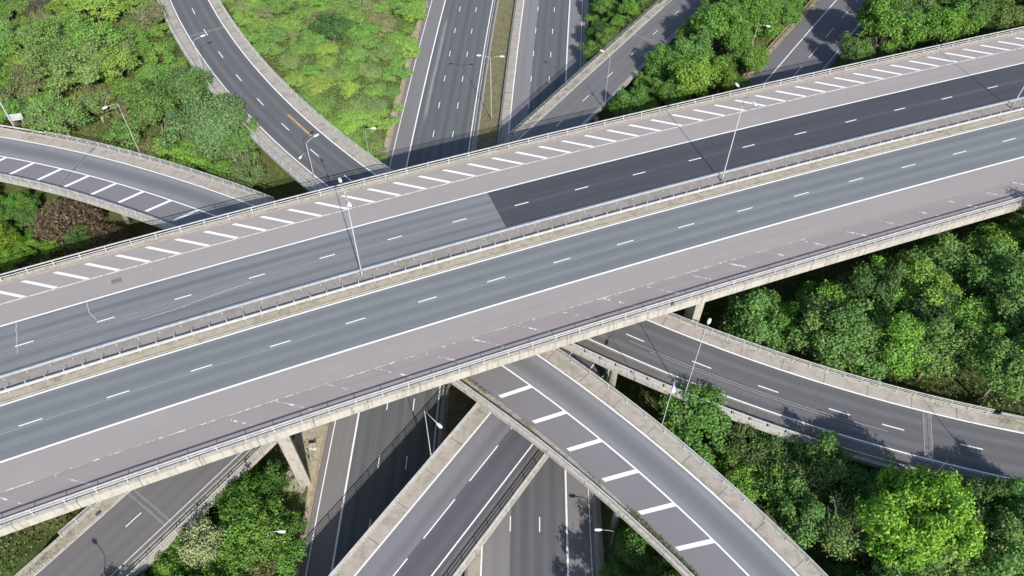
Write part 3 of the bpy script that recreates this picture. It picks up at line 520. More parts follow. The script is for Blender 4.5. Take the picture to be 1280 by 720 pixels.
for k in range(-32, 73):
    st = .03+3.64*k; w = .30
    h.quad([A.pos(st-w, 22.1, .007), A.pos(st+w, 22.1, .007), A.pos(st+3.6+w, 19.3, .007), A.pos(st+3.6-w, 19.3, .007)][::-1])
part('hatching', h, MT['paint'], fa)
h = MB(); h.ribbon(A, -7.62, -7.5, -10, 95, .006)
for k in range(-3, 24):
    st = 2.0+5.78*k; w = .17
    if k in (1, 2): continue
    h.quad([A.pos(st-w, -7.75, .007), A.pos(st+w, -7.75, .007), A.pos(st+3.3+w, -10.2, .007), A.pos(st+3.3-w, -10.2, .007)])
part('hatching', h, MT['paint_ghost'], fa)['label'] = 'scraped off remains of white hatching'
def wiggle(rd, pts, w, dz=.005):
    mb = MB()
    P_ = []
    for (a, b) in zip(pts[:-1], pts[1:]):
        n = max(2, int(math.hypot(b[0]-a[0], b[1]-a[1])/.4))
        for i in range(n): P_.append((a[0]+(b[0]-a[0])*i/n+RN.uniform(-.05, .05), a[1]+(b[1]-a[1])*i/n+RN.uniform(-.05, .05)))
    P_.append(pts[-1])
    for i in range(len(P_)-1):
        (s0, o0), (s1_, o1_) = P_[i], P_[i+1]; L = math.hypot(s1_-s0, o1_-o0) or 1; ns, no = -(o1_-o0)/L*w/2, (s1_-s0)/L*w/2
        mb.quad([rd.pos(s0-ns, o0-no, dz), rd.pos(s1_-ns, o1_-no, dz), rd.pos(s1_+ns, o1_+no, dz), rd.pos(s0+ns, o0+no, dz)])
    return mb
for pts in ([(-1, 15.4), (-1, 10.4)], [(6.9, 15.4), (7.0, 13.6), (7.7, 12.0)], [(12.6, 9.9), (17.6, 10.1), (23.3, 10.75), (26, 10.9)], [(17.6, 10.2), (17.5, 9.8)]):
    part('crack_seal', wiggle(A, pts, .1), MT['seal'], fa)
for o_ in (0, 11.62):
    h = MB(); a0, a1 = (S1, S2) if o_ == 0 else (S1, 58.7)
    h.ribbon(A, o_-.32, o_-.28, a0, a1, .004); part('paving_seam', h, MT['seal'], fa)
for s0, o0, l_, w_, amt in ((10.5, 17.6, 1.4, .6, .3),):
    mt_ = soft_patch('dark_stain', (.06, .055, .055), o0, w_, s0-l_/2, s0+l_/2, amt); part('stain', MB().ribbon(A, o0-w_*2, o0+w_*2, s0-l_/2, s0+l_/2, .0045, .5), mt_, fa)
# legs: rows following the motorway edges
npier = 0
for lo in (-23.7, -3.9, 28.5, 56):
    for ao in (-6.7, 6.0, 18.5):
        best = None
        for st in np.arange(-60, 220, .5):
            x, y, z = A.pos(st, ao); s, o, _ = M.so([(x, y)])
            if best is None or abs(o[0]-lo) < best[0]: best = (abs(o[0]-lo), st, x, y)
        _, st, x, y = best
        if not clear_of(x, y, 'A', .6) or (ao < 0 and lo > 20): continue
        top = A.pos(st+.1, ao + (-4.0 if ao < 0 else (4.0 if ao > 10 else 0)), -1.25 if ao != 6.0 else -1.48)
        part('pier', blade((x, y, gz(x, y)-.6), top, 1.1, 1.5, 1.35, A.head(st)), MT['pier'], fa)

x, y, z = A.pos(80.0, -7.7)
part('pier', blade((x, y, gz(x, y)-.6), (x, y, z-1.45), 1.6, 1.9, 1.3, A.head(80)), MT['pier'], fa)
def dash_list(mb, rd, off, sts, ln, w=.13):
    for st in sts: mb.ribbon(rd, off-w/2 if not callable(off) else (lambda s: off(s)-w/2), off+w/2 if not callable(off) else (lambda s: off(s)+w/2), st-ln/2, st+ln/2, .008, 1)

# ---- curving hatched slip road (C)
fc = empty('flyover', C.pos(110, -4), 'curving slip road bridge with a single lane and wide white hatching', 'bridge')
S1, S2 = -149, 213
cl = lambda s: float(np.interp(s, [20, 60, 104, 138], [-9.25, -9.75, -9.95, -9.2]))
part('deck', deck(C, lambda s: cl(s)-.2, 2.15, S1, S2, 1.5, .5, .16, .35), MT['fascia'], fc)
cm = lambda s: -4.42+.0*s if s < 40 else (-4.2 if s > 95 else -4.42+.22*(s-40)/55)
part('carriageway', MB().ribbon(C, cm, .12, S1, S2, 0), MT['c_lane'], fc)
part('carriageway', MB().ribbon(C, -8.5, cm, S1, S2, 0), MT['c_hatch'], fc)
h = MB(); h.sweep(C, [(.3, -.02), (.3, .09), (1.8, .1), (1.8, -.02)], S1, S2); part('verge', h, MT['verge'], fc)
h = MB(); h.ribbon(C, .12, .3, S1, S2, -.004); part('drain_channel', h, MT['verge_moss'], fc)
h = MB(); h.sweep(C, [(lambda s: cl(s)+.12, -.02), (lambda s: cl(s)+.12, .1), (-8.5, .08), (-8.5, -.02)], S1, S2); part('verge', h, MT['verge_moss'], fc)
h = MB(); h.ribbon(C, -.1, .1, S1, S2, .008).ribbon(C, lambda s: cm(s)-.1, lambda s: cm(s)+.1, S1, S2, .008); part('edge_line', h, MT['paint'], fc)
h = MB()
for k in range(-26, 36):
    st = 4.7+5.62*k if k < 9 else 106.0+5.7*(k-18)
    c0 = cm(st); w = .3; sl = 1.95
    h.quad([C.pos(st-sl-w, -7.95, .007), C.pos(st-sl+w, -7.95, .007), C.pos(st+w, c0-.1, .007), C.pos(st-w, c0-.1, .007)])
part('hatching', h, MT['paint'], fc)
def joint(rd, s0, o1, o2, ds=0.0, w=.5, dbl=True):
    mb = MB()
    def q(sa, wd, mi, dz): mb.quad([rd.pos(sa-wd/2+ds, o1, dz), rd.pos(sa+wd/2+ds, o1, dz), rd.pos(sa+wd/2, o2, dz), rd.pos(sa-wd/2, o2, dz)], mi=mi)
    q(s0, w, 0, .0035); q(s0, .07, 1, .0055)
    if dbl: q(s0-w/2, .05, 2, .0055); q(s0+w/2, .05, 2, .0055)
    return mb
JM = [MT['joint'], MT['jointdark'], MT['seal']]
part('expansion_joint', joint(C, 17.6, -8.5, .12, 1.1, .6), JM, fc)
part('expansion_joint', joint(C, 17.8, .3, 1.8, 0, .5), JM, fc).location.z += .103

# ---- curving two lane slip road (T)
ft = empty('flyover', T.pos(126, -4), 'curving two lane slip road bridge from the top left to the right edge', 'bridge')
S1, S2 = -149, 248
tl_ = lambda s: -7.02 if s < 50 else (-6.75 if s > 100 else -7.02+.27*(s-50)/50)
part('deck', deck(T, -9.5, 2.0, S1, 162, 1.5, .5, .16, .35), MT['fascia'], ft)
h = deck(T, -9.5, 2.0, 162, S2, .6, .5, .05, .3); part('deck', h, MT['verge_moss'], ft)
part('carriageway', MB().ribbon(T, lambda s: tl_(s)-.2, .12, S1, S2, 0), MT['t_lane'], ft)
h = MB(); h.sweep(T, [(.35, -.02), (.35, .08), (1.65, .1), (1.65, -.02)], S1, 162).ribbon(T, .12, .35, S1, S2, -.004); part('verge', h, MT['verge'], ft)
h = MB(); h.sweep(T, [(-9.15, -.02), (-9.15, .08), (lambda s: tl_(s)-.35, .07), (lambda s: tl_(s)-.35, -.02)], S1, 162); part('verge', h, MT['debris_shade'], ft)  # near side verge colour darkened to carry the parapet's shade
h = MB(); h.ribbon(T, -9.0, lambda s: tl_(s)-.4, S1, 84, .084); part('verge', h, MT['verge'], ft)
h = MB(); h.ribbon(T, -.1, .1, S1, S2, .008).ribbon(T, lambda s: tl_(s)-.09, lambda s: tl_(s)+.09, S1, S2, .008); part('edge_line', h, MT['paint'], ft)
h = MB(); dash_list(h, T, lambda s: -3.75 if s < 60 else -3.55, [3.06+9.08*k for k in range(-16, 8)]+[75.8, 84.9, 94, 102]+[118.46, 127.39, 135.77, 144.29, 150.46, 159.24]+[168+9*k for k in range(8)], 2.5, .15)
part('lane_line', h, MT['paint'], ft)
part('worn_marking', MB().ribbon(T, -1.85, -1.55, 45.7, 53.4, .006), MT['paint_yellow'], ft)['label'] = 'faded orange stripe in the right lane'
part('expansion_joint', joint(T, 154.4, tl_(150)-.2, .12, 0, .9), JM, ft)
part('expansion_joint', joint(T, 12.0, tl_(10)-.2, .12, 0, .5), JM, ft)
h = MB()
for o_, a0, a1 in ((-4.4, 118, 150), (-4.75, 121, 147)): h.ribbon(T, o_, o_+.06, a0, a1, .004)
part('paving_seam', h, MT['seal'], ft)

# ---- lower link crossing the foreground (D)
fd = empty('flyover', D.pos(22, -4), 'straight two lane link bridge low in the foreground passing under the hatched slip road', 'bridge')
part('deck', deck(D, -9.6, 2.15, -78, 108, 1.5, .5, .16, .35), MT['fascia'], fd)
part('carriageway', MB().ribbon(D, -3.5, .12, -78, 112, 0), MT['d_left'], fd)
part('carriageway', MB().ribbon(D, -7.6, -3.5, -78, 112, 0), MT['d_right'], fd)
h = MB(); h.sweep(D, [(.2, -.02), (.2, .1), (1.8, .1), (1.8, -.02)], -78, 108); part('verge', h, MT['verge'], fd)
h = MB(); h.sweep(D, [(-9.25, -.02), (-9.25, .08), (-7.6, .03), (-7.6, -.02)], -78, 108); part('verge', h, MT['debris_shade'], fd)
h = MB(); h.ribbon(D, -.1, .1, -78, 112, .008).ribbon(D, -7.17, -7.0, -78, 112, .008); part('edge_line', h, MT['paint'], fd)
h = MB(); dash_list(h, D, -3.57, [1.9+8.9*k for k in range(-6, 13)], 6.0, .15); part('lane_line', h, MT['paint'], fd)
# its continuation on the ground beyond the top deck
rd_ = link('road', MB().ribbon(D, -8.2, 3.0, 112, 258, 0).me('road'), MT['d_top'])
tag(rd_, 'ground level road at the top right between the trees, continuing the low link', None, None, 'structure')
h = MB(); h.ribbon(D, -.1, .1, 112, 258, .008).ribbon(D, -7.5, -7.35, 112, 258, .008); link('edge_line', h.me('edge_line'), MT['paint'], rd_)
h = MB(); dash_list(h, D, -3.65, [113.3, 122.48, 130.6, 139.42, 148.78, 157, 166, 175, 184, 193], 4.6, .13); link('lane_line', h.me('lane_line'), MT['paint'], rd_)
h = MB(); h.sweep(D, [(3.0, -.05), (3.0, .06), (3.9, .08), (3.9, -.05)], 112, 258); link('verge', h.me('verge'), MT['kerb'], rd_)

# ---- lower link behind (E)
fe = empty('flyover', E.pos(60, -4), 'straight two lane link bridge running from the lower left corner to the top edge', 'bridge')
part('deck', deck(E, lambda s: -9.3 if s < 85 else (-9.3+(s-85)/15*1.9 if s < 100 else -7.4), 1.75, -78, 150, 1.5, .5, .16, .35), MT['fascia'], fe)
part('carriageway', MB().ribbon(E, -7.5, .12, -78, 262, 0), MT['e_lane'], fe)
h = MB(); h.sweep(E, [(.3, -.02), (.3, .09), (1.4, .1), (1.4, -.02)], -78, 262); part('verge', h, MT['verge_moss'], fe)
h = MB(); h.sweep(E, [(-8.95, -.02), (-8.95, .08), (-7.5, .06), (-7.5, -.02)], -78, 88); part('verge', h, MT['verge'], fe)
h = MB(); h.ribbon(E, -.1, .1, -78, 100, .008).ribbon(E, -7.02, -6.86, -78, 100, .008).ribbon(E, -.08, .08, 100, 262, .008).ribbon(E, lambda s: -6.95+max(0, min(.35, (s-110)*.01)), lambda s: -6.83+max(0, min(.35, (s-110)*.01)), 100, 262, .008)
part('edge_line', h, MT['paint_dim'], fe)
h = MB(); dash_list(h, E, lambda s: -3.42 if s < 120 else -3.3, [-13+9*k for k in range(-3, 1)]+[1.1, 10.67]+[20+9.1*k for k in range(9)]+[102.98+9.2*k for k in range(14)], 2.2); part('lane_line', h, MT['paint'], fe)
part('expansion_joint', joint(E, 12.75, -7.2, .12, 0, .75), JM, fe)
part('expansion_joint', joint(E, 136.5, -6.7, .12, 0, .4), JM, fe)
part('drain_cover', MB().ribbon(E, .35, .8, 8.4, 9.1, .105), MT['jointdark'], fe)

# columns of the lower decks
for rd, root, offs, rng_, key, dep in ((C, fc, (-6.2, -1.5), range(28, 190, 19), 'C', 1.48), (T, ft, (-6.2, -1.5), range(24, 160, 19), 'T', 1.48)):
    for st0 in rng_:
        for of in offs:
            if key == 'T' and 105 < st0 < 132: continue
            for d_ in (0, 2, -2, 4, -4, 6):
                x, y, z = rd.pos(st0+d_, of)
                if clear_of(x, y, {'C': 'AC', 'T': 'AT'}[key]): part('pier', round_pier(x, y, z-dep, .5), MT['pier'], root, True); break
x, y = 13.34, 58.4
part('pier', round_pier(x, y, T.pos(118, -8)[2]-.6, .55), MT['pier'], ft, True)
for rd, root, key in ((D, fd, 'D'), (E, fe, 'E')):
    for lo in (-24.2, -3.7, 16.2):
        for of in (-7.0, -3.5, 0.0):
            best = min(((abs(M.so([rd.pos(st, of)[:2]])[1][0]-lo), st) for st in np.arange(0, 150, .5)))
            x, y, z = rd.pos(best[1], of); part('pier', round_pier(x, y, z-1.48, .42), MT['pier'], root, True)

# ---------------------------------------------------------------- railings and barriers
def post_mesh(name, h, w, d, cap=False):
    mb = MB(); mb.box(-w/2, w/2, -d/2, d/2, 0, h); mb.box(-w, w, -d, d, -.01, .03)
    return mb.me(name)
def railing(label, rd, off, s1, s2, ps, kind, base_dz, group=None, cat='railing', name='safety_railing', mat=None, maxposts=99, rail_s=None, phase=0.0):
    """post-and-rail parapet along a road edge; kind picks the rail profile"""
    mat = mat or MT['steel']
    of_ = off if callable(off) else (lambda s: off)
    def oo(a): return (lambda s: off(s)+a) if callable(off) else off+a
    c = rd.pos((s1+s2)/2, of_((s1+s2)/2), base_dz)
    root = empty(name, c, label, cat, group)
    r1, r2 = rail_s or (s1, s2)
    def sw(prof, nm='rail'):
        mb = MB(); sg = 1
        mb.sweep(rd, [(oo(a), base_dz+b) for a, b in prof], r1, r2, 2.0)
        o = link(nm, mb.me(nm), mat, root); o.location = -Vector(c); return o
    def rect(a, b, z0, z1): return [(a, z0), (a, z1), (b, z1), (b, z0)]
    if kind == 'two_tube':
        sw(rect(-.07, .07, .93, 1.02)); sw(rect(-.04, .04, .50, .58)); H = .95
    elif kind == 'thin':
        for z in (.35, .65): sw(rect(-.03, .03, z, z+.06))
        sw(rect(-.05, .05, .95, 1.03)); H = .95
    elif kind == 'panel':
        sw(rect(-.05, .05, .93, 1.02)); sw(rect(-.03, .03, .14, .22)); H = .95
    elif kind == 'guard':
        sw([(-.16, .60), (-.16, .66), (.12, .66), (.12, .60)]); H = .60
        lo_ = MB(); lo_.sweep(rd, [(off-.14, base_dz+.34), (off-.14, base_dz+.59), (off-.06, base_dz+.59), (off-.06, base_dz+.34)], r1, r2, 2.0)  # dark beam added to stand in for the shaded back of the rail
        o = link('shade_beam', lo_.me('shade_beam'), MT['steeld'], root); o.location = -Vector(c)
    elif kind == 'guard2':
        sw([(-.20, .50), (-.20, .62), (-.02, .62), (-.02, .50)]); sw(rect(-.17, -.05, .30, .40)); H = .98
    elif kind == 'beam':
        sw(rect(-.09, .09, .50, .68)); H = .52
    n = int((s2-s1)/ps); n = min(n, maxposts-1)
    pmat = MT['steel'] if kind[:5] == 'guard' else mat
    pm = post_mesh('post', H, .08, .07)
    pm.materials.append(pmat)
    for i in range(n+1):
        st = s1+phase+ps*i; p = rd.pos(st, of_(st), base_dz)
        q = bpy.data.objects.new('post', pm); SC.objects.link(q); q.parent = root
        q.location = Vector(p)-Vector(c); q.rotation_euler = (0, 0, rd.head(st))
        if kind == 'panel' and i < n:
            if i == 0:
                mbp = MB(); mbp.box(.13, ps-.13, -.02, .02, .28, .88); pnl = mbp.me('infill_panel'); pnl.materials.append(MT['mesh_panel'])
            q2 = bpy.data.objects.new('infill_panel', pnl); SC.objects.link(q2); q2.parent = root; q2.location = q.location
            p2 = rd.pos(st+ps, of_(st+ps), base_dz); q2.rotation_euler = (0, 0, math.atan2(p2[1]-p[1], p2[0]-p[0]))
    return root
G = 'railings along the bridge edges'
railing('tall pale railing along the lower near edge of the top flyover', A, -11.5, -13, 146, 3.03, 'two_tube', .14, G, mat=MT['steelw'], rail_s=(-119, 268), phase=.75, maxposts=60)
railing('tall pale railing along the upper far edge of the top flyover', A, 23.1, -12, 172, 3.05, 'two_tube', .14, G, mat=MT['steelw'], rail_s=(-119, 268), phase=.55, maxposts=66)
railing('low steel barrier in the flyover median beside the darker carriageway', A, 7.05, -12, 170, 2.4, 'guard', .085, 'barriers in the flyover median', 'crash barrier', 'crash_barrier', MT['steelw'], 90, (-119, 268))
railing('low pale barrier in the top flyover median, beside the sandy verge', A, 5.05, -12, 170, 2.0, 'guard2', .1, 'barriers in the flyover median', 'crash barrier', 'crash_barrier', MT['steelw'], 95, (-119, 268))
railing('open white railing on the hatched side of the slip road, left of the flyover', C, cl, 2, 49, 2.0, 'thin', .16, G, mat=MT['steelw'], maxposts=40)
railing('panelled white railing on the hatched side of the slip road in the foreground', C, cl, 92, 147, 2.0, 'panel', .16, G, mat=MT['steelw'], maxposts=60, rail_s=(55, 190))
railing('pale railing on the unhatched side of the slip road left of the top flyover', C, 1.98, 8, 54, 2.1, 'thin', .16, G, mat=MT['steelw'], maxposts=40)
railing('pale railing between the hatched slip road and the lower right thicket', C, 1.85, 96, 152, 2.9, 'thin', .16, G, mat=MT['steelw'], maxposts=60, rail_s=(58, 190))
railing('thin railing between the curving two lane slip road and the green slope at the top', T, 1.75, -14, 76, 2.1, 'thin', .16, G, mat=MT['steelw'], maxposts=60, rail_s=(-60, 80))
railing('thin four bar railing between the right hand slip road and the large grove', T, 1.75, 112, 162, 2.15, 'thin', .16, G, mat=MT['steelw'], maxposts=40, rail_s=(86, 162))
railing('low railing on the tree side of the two lane slip road at the top left', T, -9.2, 40, 72, 2.1, 'thin', .16, G, mat=MT['steelw'], maxposts=40, rail_s=(-60, 80))
railing('panelled railing on the near side of the right hand slip road above the thicket', T, -9.25, 108, 161.5, 2.05, 'panel', .16, G, mat=MT['steelw'], maxposts=40, rail_s=(86, 161.5))
railing('thin railing on the left edge of the low foreground link bridge', D, 1.9, -6, 34, 2.5, 'thin', .16, G, mat=MT['steelw'], maxposts=40, rail_s=(-50, 100))
railing('thin railing on the right edge of the low foreground link bridge', D, -9.4, -2, 60, 2.5, 'thin', .16, G, mat=MT['steelw'], maxposts=40, rail_s=(-50, 106))
railing('thin railing on the outer edge of the lower left link road', E, 1.5, 4.5, 24, 2.1, 'thin', .16, G, mat=MT['steelw'], maxposts=40, rail_s=(4.5, 60))
railing('thin railing on the inner edge of the lower left link road above the bushes', E, -9.1, 2, 34, 2.1, 'thin', .16, G, mat=MT['steelw'], maxposts=40, rail_s=(0, 70))
railing('dull railing on the left edge of the link road running to the top edge', E, 1.5, 90, 160, 2.6, 'thin', .16, G, mat=MT['steeld'], maxposts=40, rail_s=(62, 180))
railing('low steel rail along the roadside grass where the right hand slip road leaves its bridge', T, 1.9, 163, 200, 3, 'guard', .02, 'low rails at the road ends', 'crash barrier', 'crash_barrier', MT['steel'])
railing('low pale rail beside the sign at the left edge of the picture', C, 2.2, -40, 7.5, 3, 'beam', .0, 'low rails at the road ends', 'crash barrier', 'crash_barrier', MT['steelw'])
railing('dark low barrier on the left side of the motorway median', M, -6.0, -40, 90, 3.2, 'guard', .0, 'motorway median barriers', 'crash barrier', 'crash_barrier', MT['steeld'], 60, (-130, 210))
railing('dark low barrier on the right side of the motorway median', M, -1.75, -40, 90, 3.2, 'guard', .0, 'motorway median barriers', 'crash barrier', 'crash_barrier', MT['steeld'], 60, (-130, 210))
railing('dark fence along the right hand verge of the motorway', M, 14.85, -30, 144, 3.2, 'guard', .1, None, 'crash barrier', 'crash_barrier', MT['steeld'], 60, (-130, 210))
railing('brown timber edged low fence where the top right road meets the trees', D, 4.0, 114, 200, 3.5, 'beam', .05, None, 'fence', 'low_fence', MT['kerb'], 30)

# ---------------------------------------------------------------- lamps
def lamp(label, base, H, arms, heading, r=.11, group='street lamps', L=1.7, rise=.35):
    root = empty('street_lamp', base, label, 'street lamp', group, heading)
    r *= .85; mb = MB(); mb.tube([(0, 0, -.1), (0, 0, 1.3), (0, 0, 1.35), (0, 0, H)], [r*1.2, r*1.15, r*.8, r*.42], 10)
    link('column', mb.me('column', True), MT['column'], root)
    mb = MB()
    for s_ in arms: mb.tube([(0, 0, H-.05), (0, s_*L*.4, H+rise*.6), (0, s_*L, H+rise)], .04, 8)
    link('arm', mb.me('arm', True), MT['column'], root)
    for s_ in arms:
        mb = MB(); n = 10; prof = [(-.45, .05, .03), (-.35, .15, .09), (0, .21, .13), (.35, .19, .10), (.48, .06, .03)]
        for (t, w, hh) in prof:
            for j in range(n):
                a = 2*math.pi*j/n; mb.V.append((w*math.cos(a), s_*(L+.4)+s_*t*1.0, H+rise+.03+hh*math.sin(a)*(1 if math.sin(a) > 0 else .6))); mb.UV.append((0, 0))
        for i in range(len(prof)-1):
            for j in range(n):
                a = i*n+j; c = i*n+(j+1) % n; mb.F.append((a, c, c+n, a+n)); mb.MI.append(0)
        mb.F += [tuple(range(n)), tuple(range((len(prof)-1)*n, len(prof)*n))]; mb.MI += [0, 0]
        ln = link('lantern', mb.me('lantern', True), MT['lamp'], root)
        mb = MB(); mb.box(-.13, .13, s_*(L+.4)-.28, s_*(L+.4)+.28, H+rise-.085, H+rise-.045)
        link('lamp_cover', mb.me('lamp_cover'), MT['glass'], ln)
    return root
for st, lb in ((38.7, 'tall twin lamp in the flyover median, left of centre beside the older grey surfacing'), (90.3, 'tall twin lamp in the flyover median, right of centre beside the dark new surfacing'), (141.4, 'tall twin lamp in the flyover median at the right edge of the picture')):
    lamp(lb, A.pos(st, 6.1, .08), 14.3, (-1, 1), A.head(st), .12)
lamp('tall twin lamp standing in the grassy motorway median at the top', (-4.36, 124.5, 0), 13.9, (-1, 1), M.head(45), .11)
lamp('tall twin lamp in the motorway median hidden mostly under the flyover', (M.pos(96, -3.8)), 4.8, (-1, 1), M.head(96), .1) if False else None
lamp('lamp at the left of the top left slip road, nearest the top edge', T.pos(27.2, -8.8, .1), 7.6, (1,), T.head(27.2), .09, L=1.5)
lamp('lamp at the left edge of the top left slip road, just above the flyover railing', T.pos(65.8, -8.9, .1), 9.6, (1,), T.head(65.8), .1, L=1.5)
lamp('lamp rising from below between the two top left slip roads, by the flyover railing', (-33.6, 99.6, gz(-33.6, 99.6)), 11.0, (-1,), T.head(60)+.55, .08, L=1.6)
lamp('lamp among the trees behind the railing of the left slip road', (*C.pos(25.5, 3.3)[:2], C.pos(25.5)[2]-3.5), 13.2, (-1,), C.head(25.5)-.35, .09, L=1.6)
lamp('lamp by the left railing of the foreground link bridge, over the shaded motorway', D.pos(16.4, 2.15, .1), 11.2, (-1,), D.head(16.4)-.2, .09, L=2.2, rise=-.1)
lamp('lamp beside the hatched slip road railing, its head over the bridge behind', C.pos(121.4, 2.2, -.2), 10.7, (-1,), C.head(121)+.5, .08, L=1.3)
lamp('lamp on the right hand slip road, long shadow, head against the dark grove', T.pos(126.9, -9.45, .1), 12.9, (1,), T.head(127), .09, L=1.4)
lamp('lamp beside the top centre link road between the trees and the flyover', E.pos(111.3, -7.9, 0), 11.2, (1,), E.head(111.3), .06, L=1.3)
lamp('lamp between the trees and the kerb of the top right road', (*D.pos(118, 5.0)[:2], D.pos(118)[2]), 9.2, (-1,), D.head(118), .08, L=1.5)
lamp('lamp standing in the bushes at lower left beside the motorway', (-28.0, 37.5, gz(-28, 37.5)), 7.0, (1,), M.head(120), .07, L=1.4)
lamp('lamp over the bushes beside the motorway at the bottom centre', (*M.pos(130, 15.9)[:2], gz(12.6, 38.5)), 4.6, (-1,), M.head(130), .06, L=1.5)
lamp('lamp at the end of the right hand slip road bridge, at the right edge', T.pos(162.1, -10.1, 0), 12.0, (1,), T.head(162), .1, L=1.5)
lamp('lamp at the foot of the green slope between slip road and motorway', (-25.6, 108.5, gz(-25.6, 108.5)), 9.5, (1,), M.head(60), .06, L=1.2)
lamp('lamp outside the bottom edge whose shadow crosses the lower left link road', (-41.5, 22.0, gz(-41.5, 22)), 12.0, (1,), E.head(0), .1, L=1.5)
# small sign seen from behind at the left edge
sg = empty('road_sign', (*C.pos(1.6, 3.4)[:2], C.pos(1.6)[2]-.6), 'small grey road sign seen from behind on two posts at the left edge', 'road sign', None, C.head(1)+.5)
for dx in (-.7, .7): link('post', MB().tube([(dx, 0, 0), (dx, 0, 3.0)], .045, 8).me('post', True), MT['steel'], sg)
mb = MB(); mb.box(-1.15, 1.15, -.09, -.05, 1.9, 3.2); link('sign_plate', mb.me('sign_plate'), MT['steel'], sg)
mb = MB(); mb.box(-1.1, 1.1, -.05, -.01, 2.2, 2.28); mb.box(-1.1, 1.1, -.05, -.01, 2.85, 2.93); link('bracket', mb.me('bracket'), MT['steeld'], sg)
# pole at the left edge
po = link('lighting_pole', MB().tube([(0, 0, 0), (0, 0, 1.2), (0, 0, 13)], [.14, .11, .06], 10).me('lighting_pole', True), MT['steel'], None, (*C.pos(1.0, 2.7)[:2], C.pos(1.0)[2]-.4))
tag(po, 'bare steel pole leaning into view beside the road sign at the left edge', 'pole')
# pale cabinet on the concrete apron and small bits
cb = empty('roadside_cabinet', (-26.6, 52.6, gz(-26.6, 52.6)), 'pale low equipment cabinet beside the leaning pier at the motorway edge', 'cabinet', None, .1)
mb = MB(); mb.box(-.45, .45, -.3, .3, 0, .75); link('cabinet_body', mb.me('cabinet_body'), MT['steelw'], cb)
mb = MB(); mb.box(-.5, .5, -.35, .35, .75, .82); link('lid', mb.me('lid'), MT['fascia'], cb)
ap = MB()
for i in range(12):
    y0 = 46+i*1.3; 
    for j in range(3):
        x0 = -29.3+j*1.35
        ap.quad([(x, y, gz(x, y)+.05) for x, y in ((x0, y0), (x0+1.35, y0), (x0+1.35, y0+1.3), (x0, y0+1.3))])
o = link('concrete_apron', ap.me('concrete_apron'), MT['verge_sand']); tag(o, 'sloping concrete apron around the leaning pier foot', None, None, 'structure')
# ---------------------------------------------------------------- vegetation
rg = np.random.default_rng(11)
def unit(v): return v/np.maximum(np.linalg.norm(v, axis=-1, keepdims=True), 1e-9)
def leaves(cen, nrm, size, jit=.55, aspect=.7, rng=rg):
    n = len(cen); nn = unit(nrm+rng.normal(0, jit, (n, 3)))
    r = unit(np.cross(nn, rng.normal(0, 1, (n, 3)))); t = np.cross(nn, r)
    s = size*rng.uniform(.6, 1.35, n)[:, None]
    a = r*s*.5; b = t*s*.5*aspect; fold = nn*s*.13
    Vv = np.stack([cen-a, cen-b+fold, cen+a, cen+b+fold], 1).reshape(-1, 3)
    return Vv
def cloud_mesh(name, Vv):
    n = len(Vv)//4; me = bpy.data.meshes.new(name)
    me.vertices.add(len(Vv)); me.vertices.foreach_set('co', Vv.ravel())
    me.loops.add(4*n); me.loops.foreach_set('vertex_index', np.arange(4*n))
    me.polygons.add(n); me.polygons.foreach_set('loop_start', np.arange(n)*4); me.polygons.foreach_set('loop_total', np.full(n, 4))
    me.update(calc_edges=True); me.validate(); return me
def crown_arrays(seed, r, h, base, ncl, clr, nl, leaf, gap=.0, flat=1.0, low=-.35, jit=.55, la=1.0):
    """clump centres through an uneven crown of radius r, from z=base to z=base+h"""
    q = np.random.default_rng(seed)
    d = unit(q.normal(0, 1, (ncl*3, 3))); d = d[d[:, 2] > low][:ncl]
    ph = q.uniform(0, 6.28, 6)
    az = np.arctan2(d[:, 1], d[:, 0])
    lob = .96+la*(.18*np.sin(2*az+ph[0])+.17*np.sin(3*az+ph[1]+2*d[:, 2])+.13*np.sin(5*az+ph[2])+q.normal(0, .10, len(d)))
    rad = q.uniform(.42, 1.0, len(d))**.6*lob
    c = d*rad[:, None]*np.array([r-clr*.6, r-clr*.6, h*.5*flat])
    c[:, 2] += base+h*.5
    cr = clr*q.uniform(.55, 1.3, len(c))
    wgt = cr**2; wgt /= wgt.sum()
    k = q.choice(len(c), nl, p=wgt)
    dd = unit(q.normal(0, 1, (nl, 3))+np.array([0, 0, .25]))
    rr = cr[k]*(q.uniform(.45, 1.08, nl))
    sq = np.array([1.0, 1.0, .72])
    p = c[k]+dd*rr[:, None]*sq
    # sub clumps: pull leaves towards small twigs so the surface reads as sprays
    tw = c[k]+unit(np.round(dd*2.2+q.normal(0, .12, (nl, 3))))*cr[k][:, None]*sq
    p = p*.55+tw*.45+q.normal(0, leaf*.55, (nl, 3))
    m = p[:, 2] > max(base*.25, .05)
    out = unit(dd+.7*unit(p-np.array([0, 0, base+h*.35])))
    return leaves(p[m], out[m], leaf, jit, rng=q), c, q
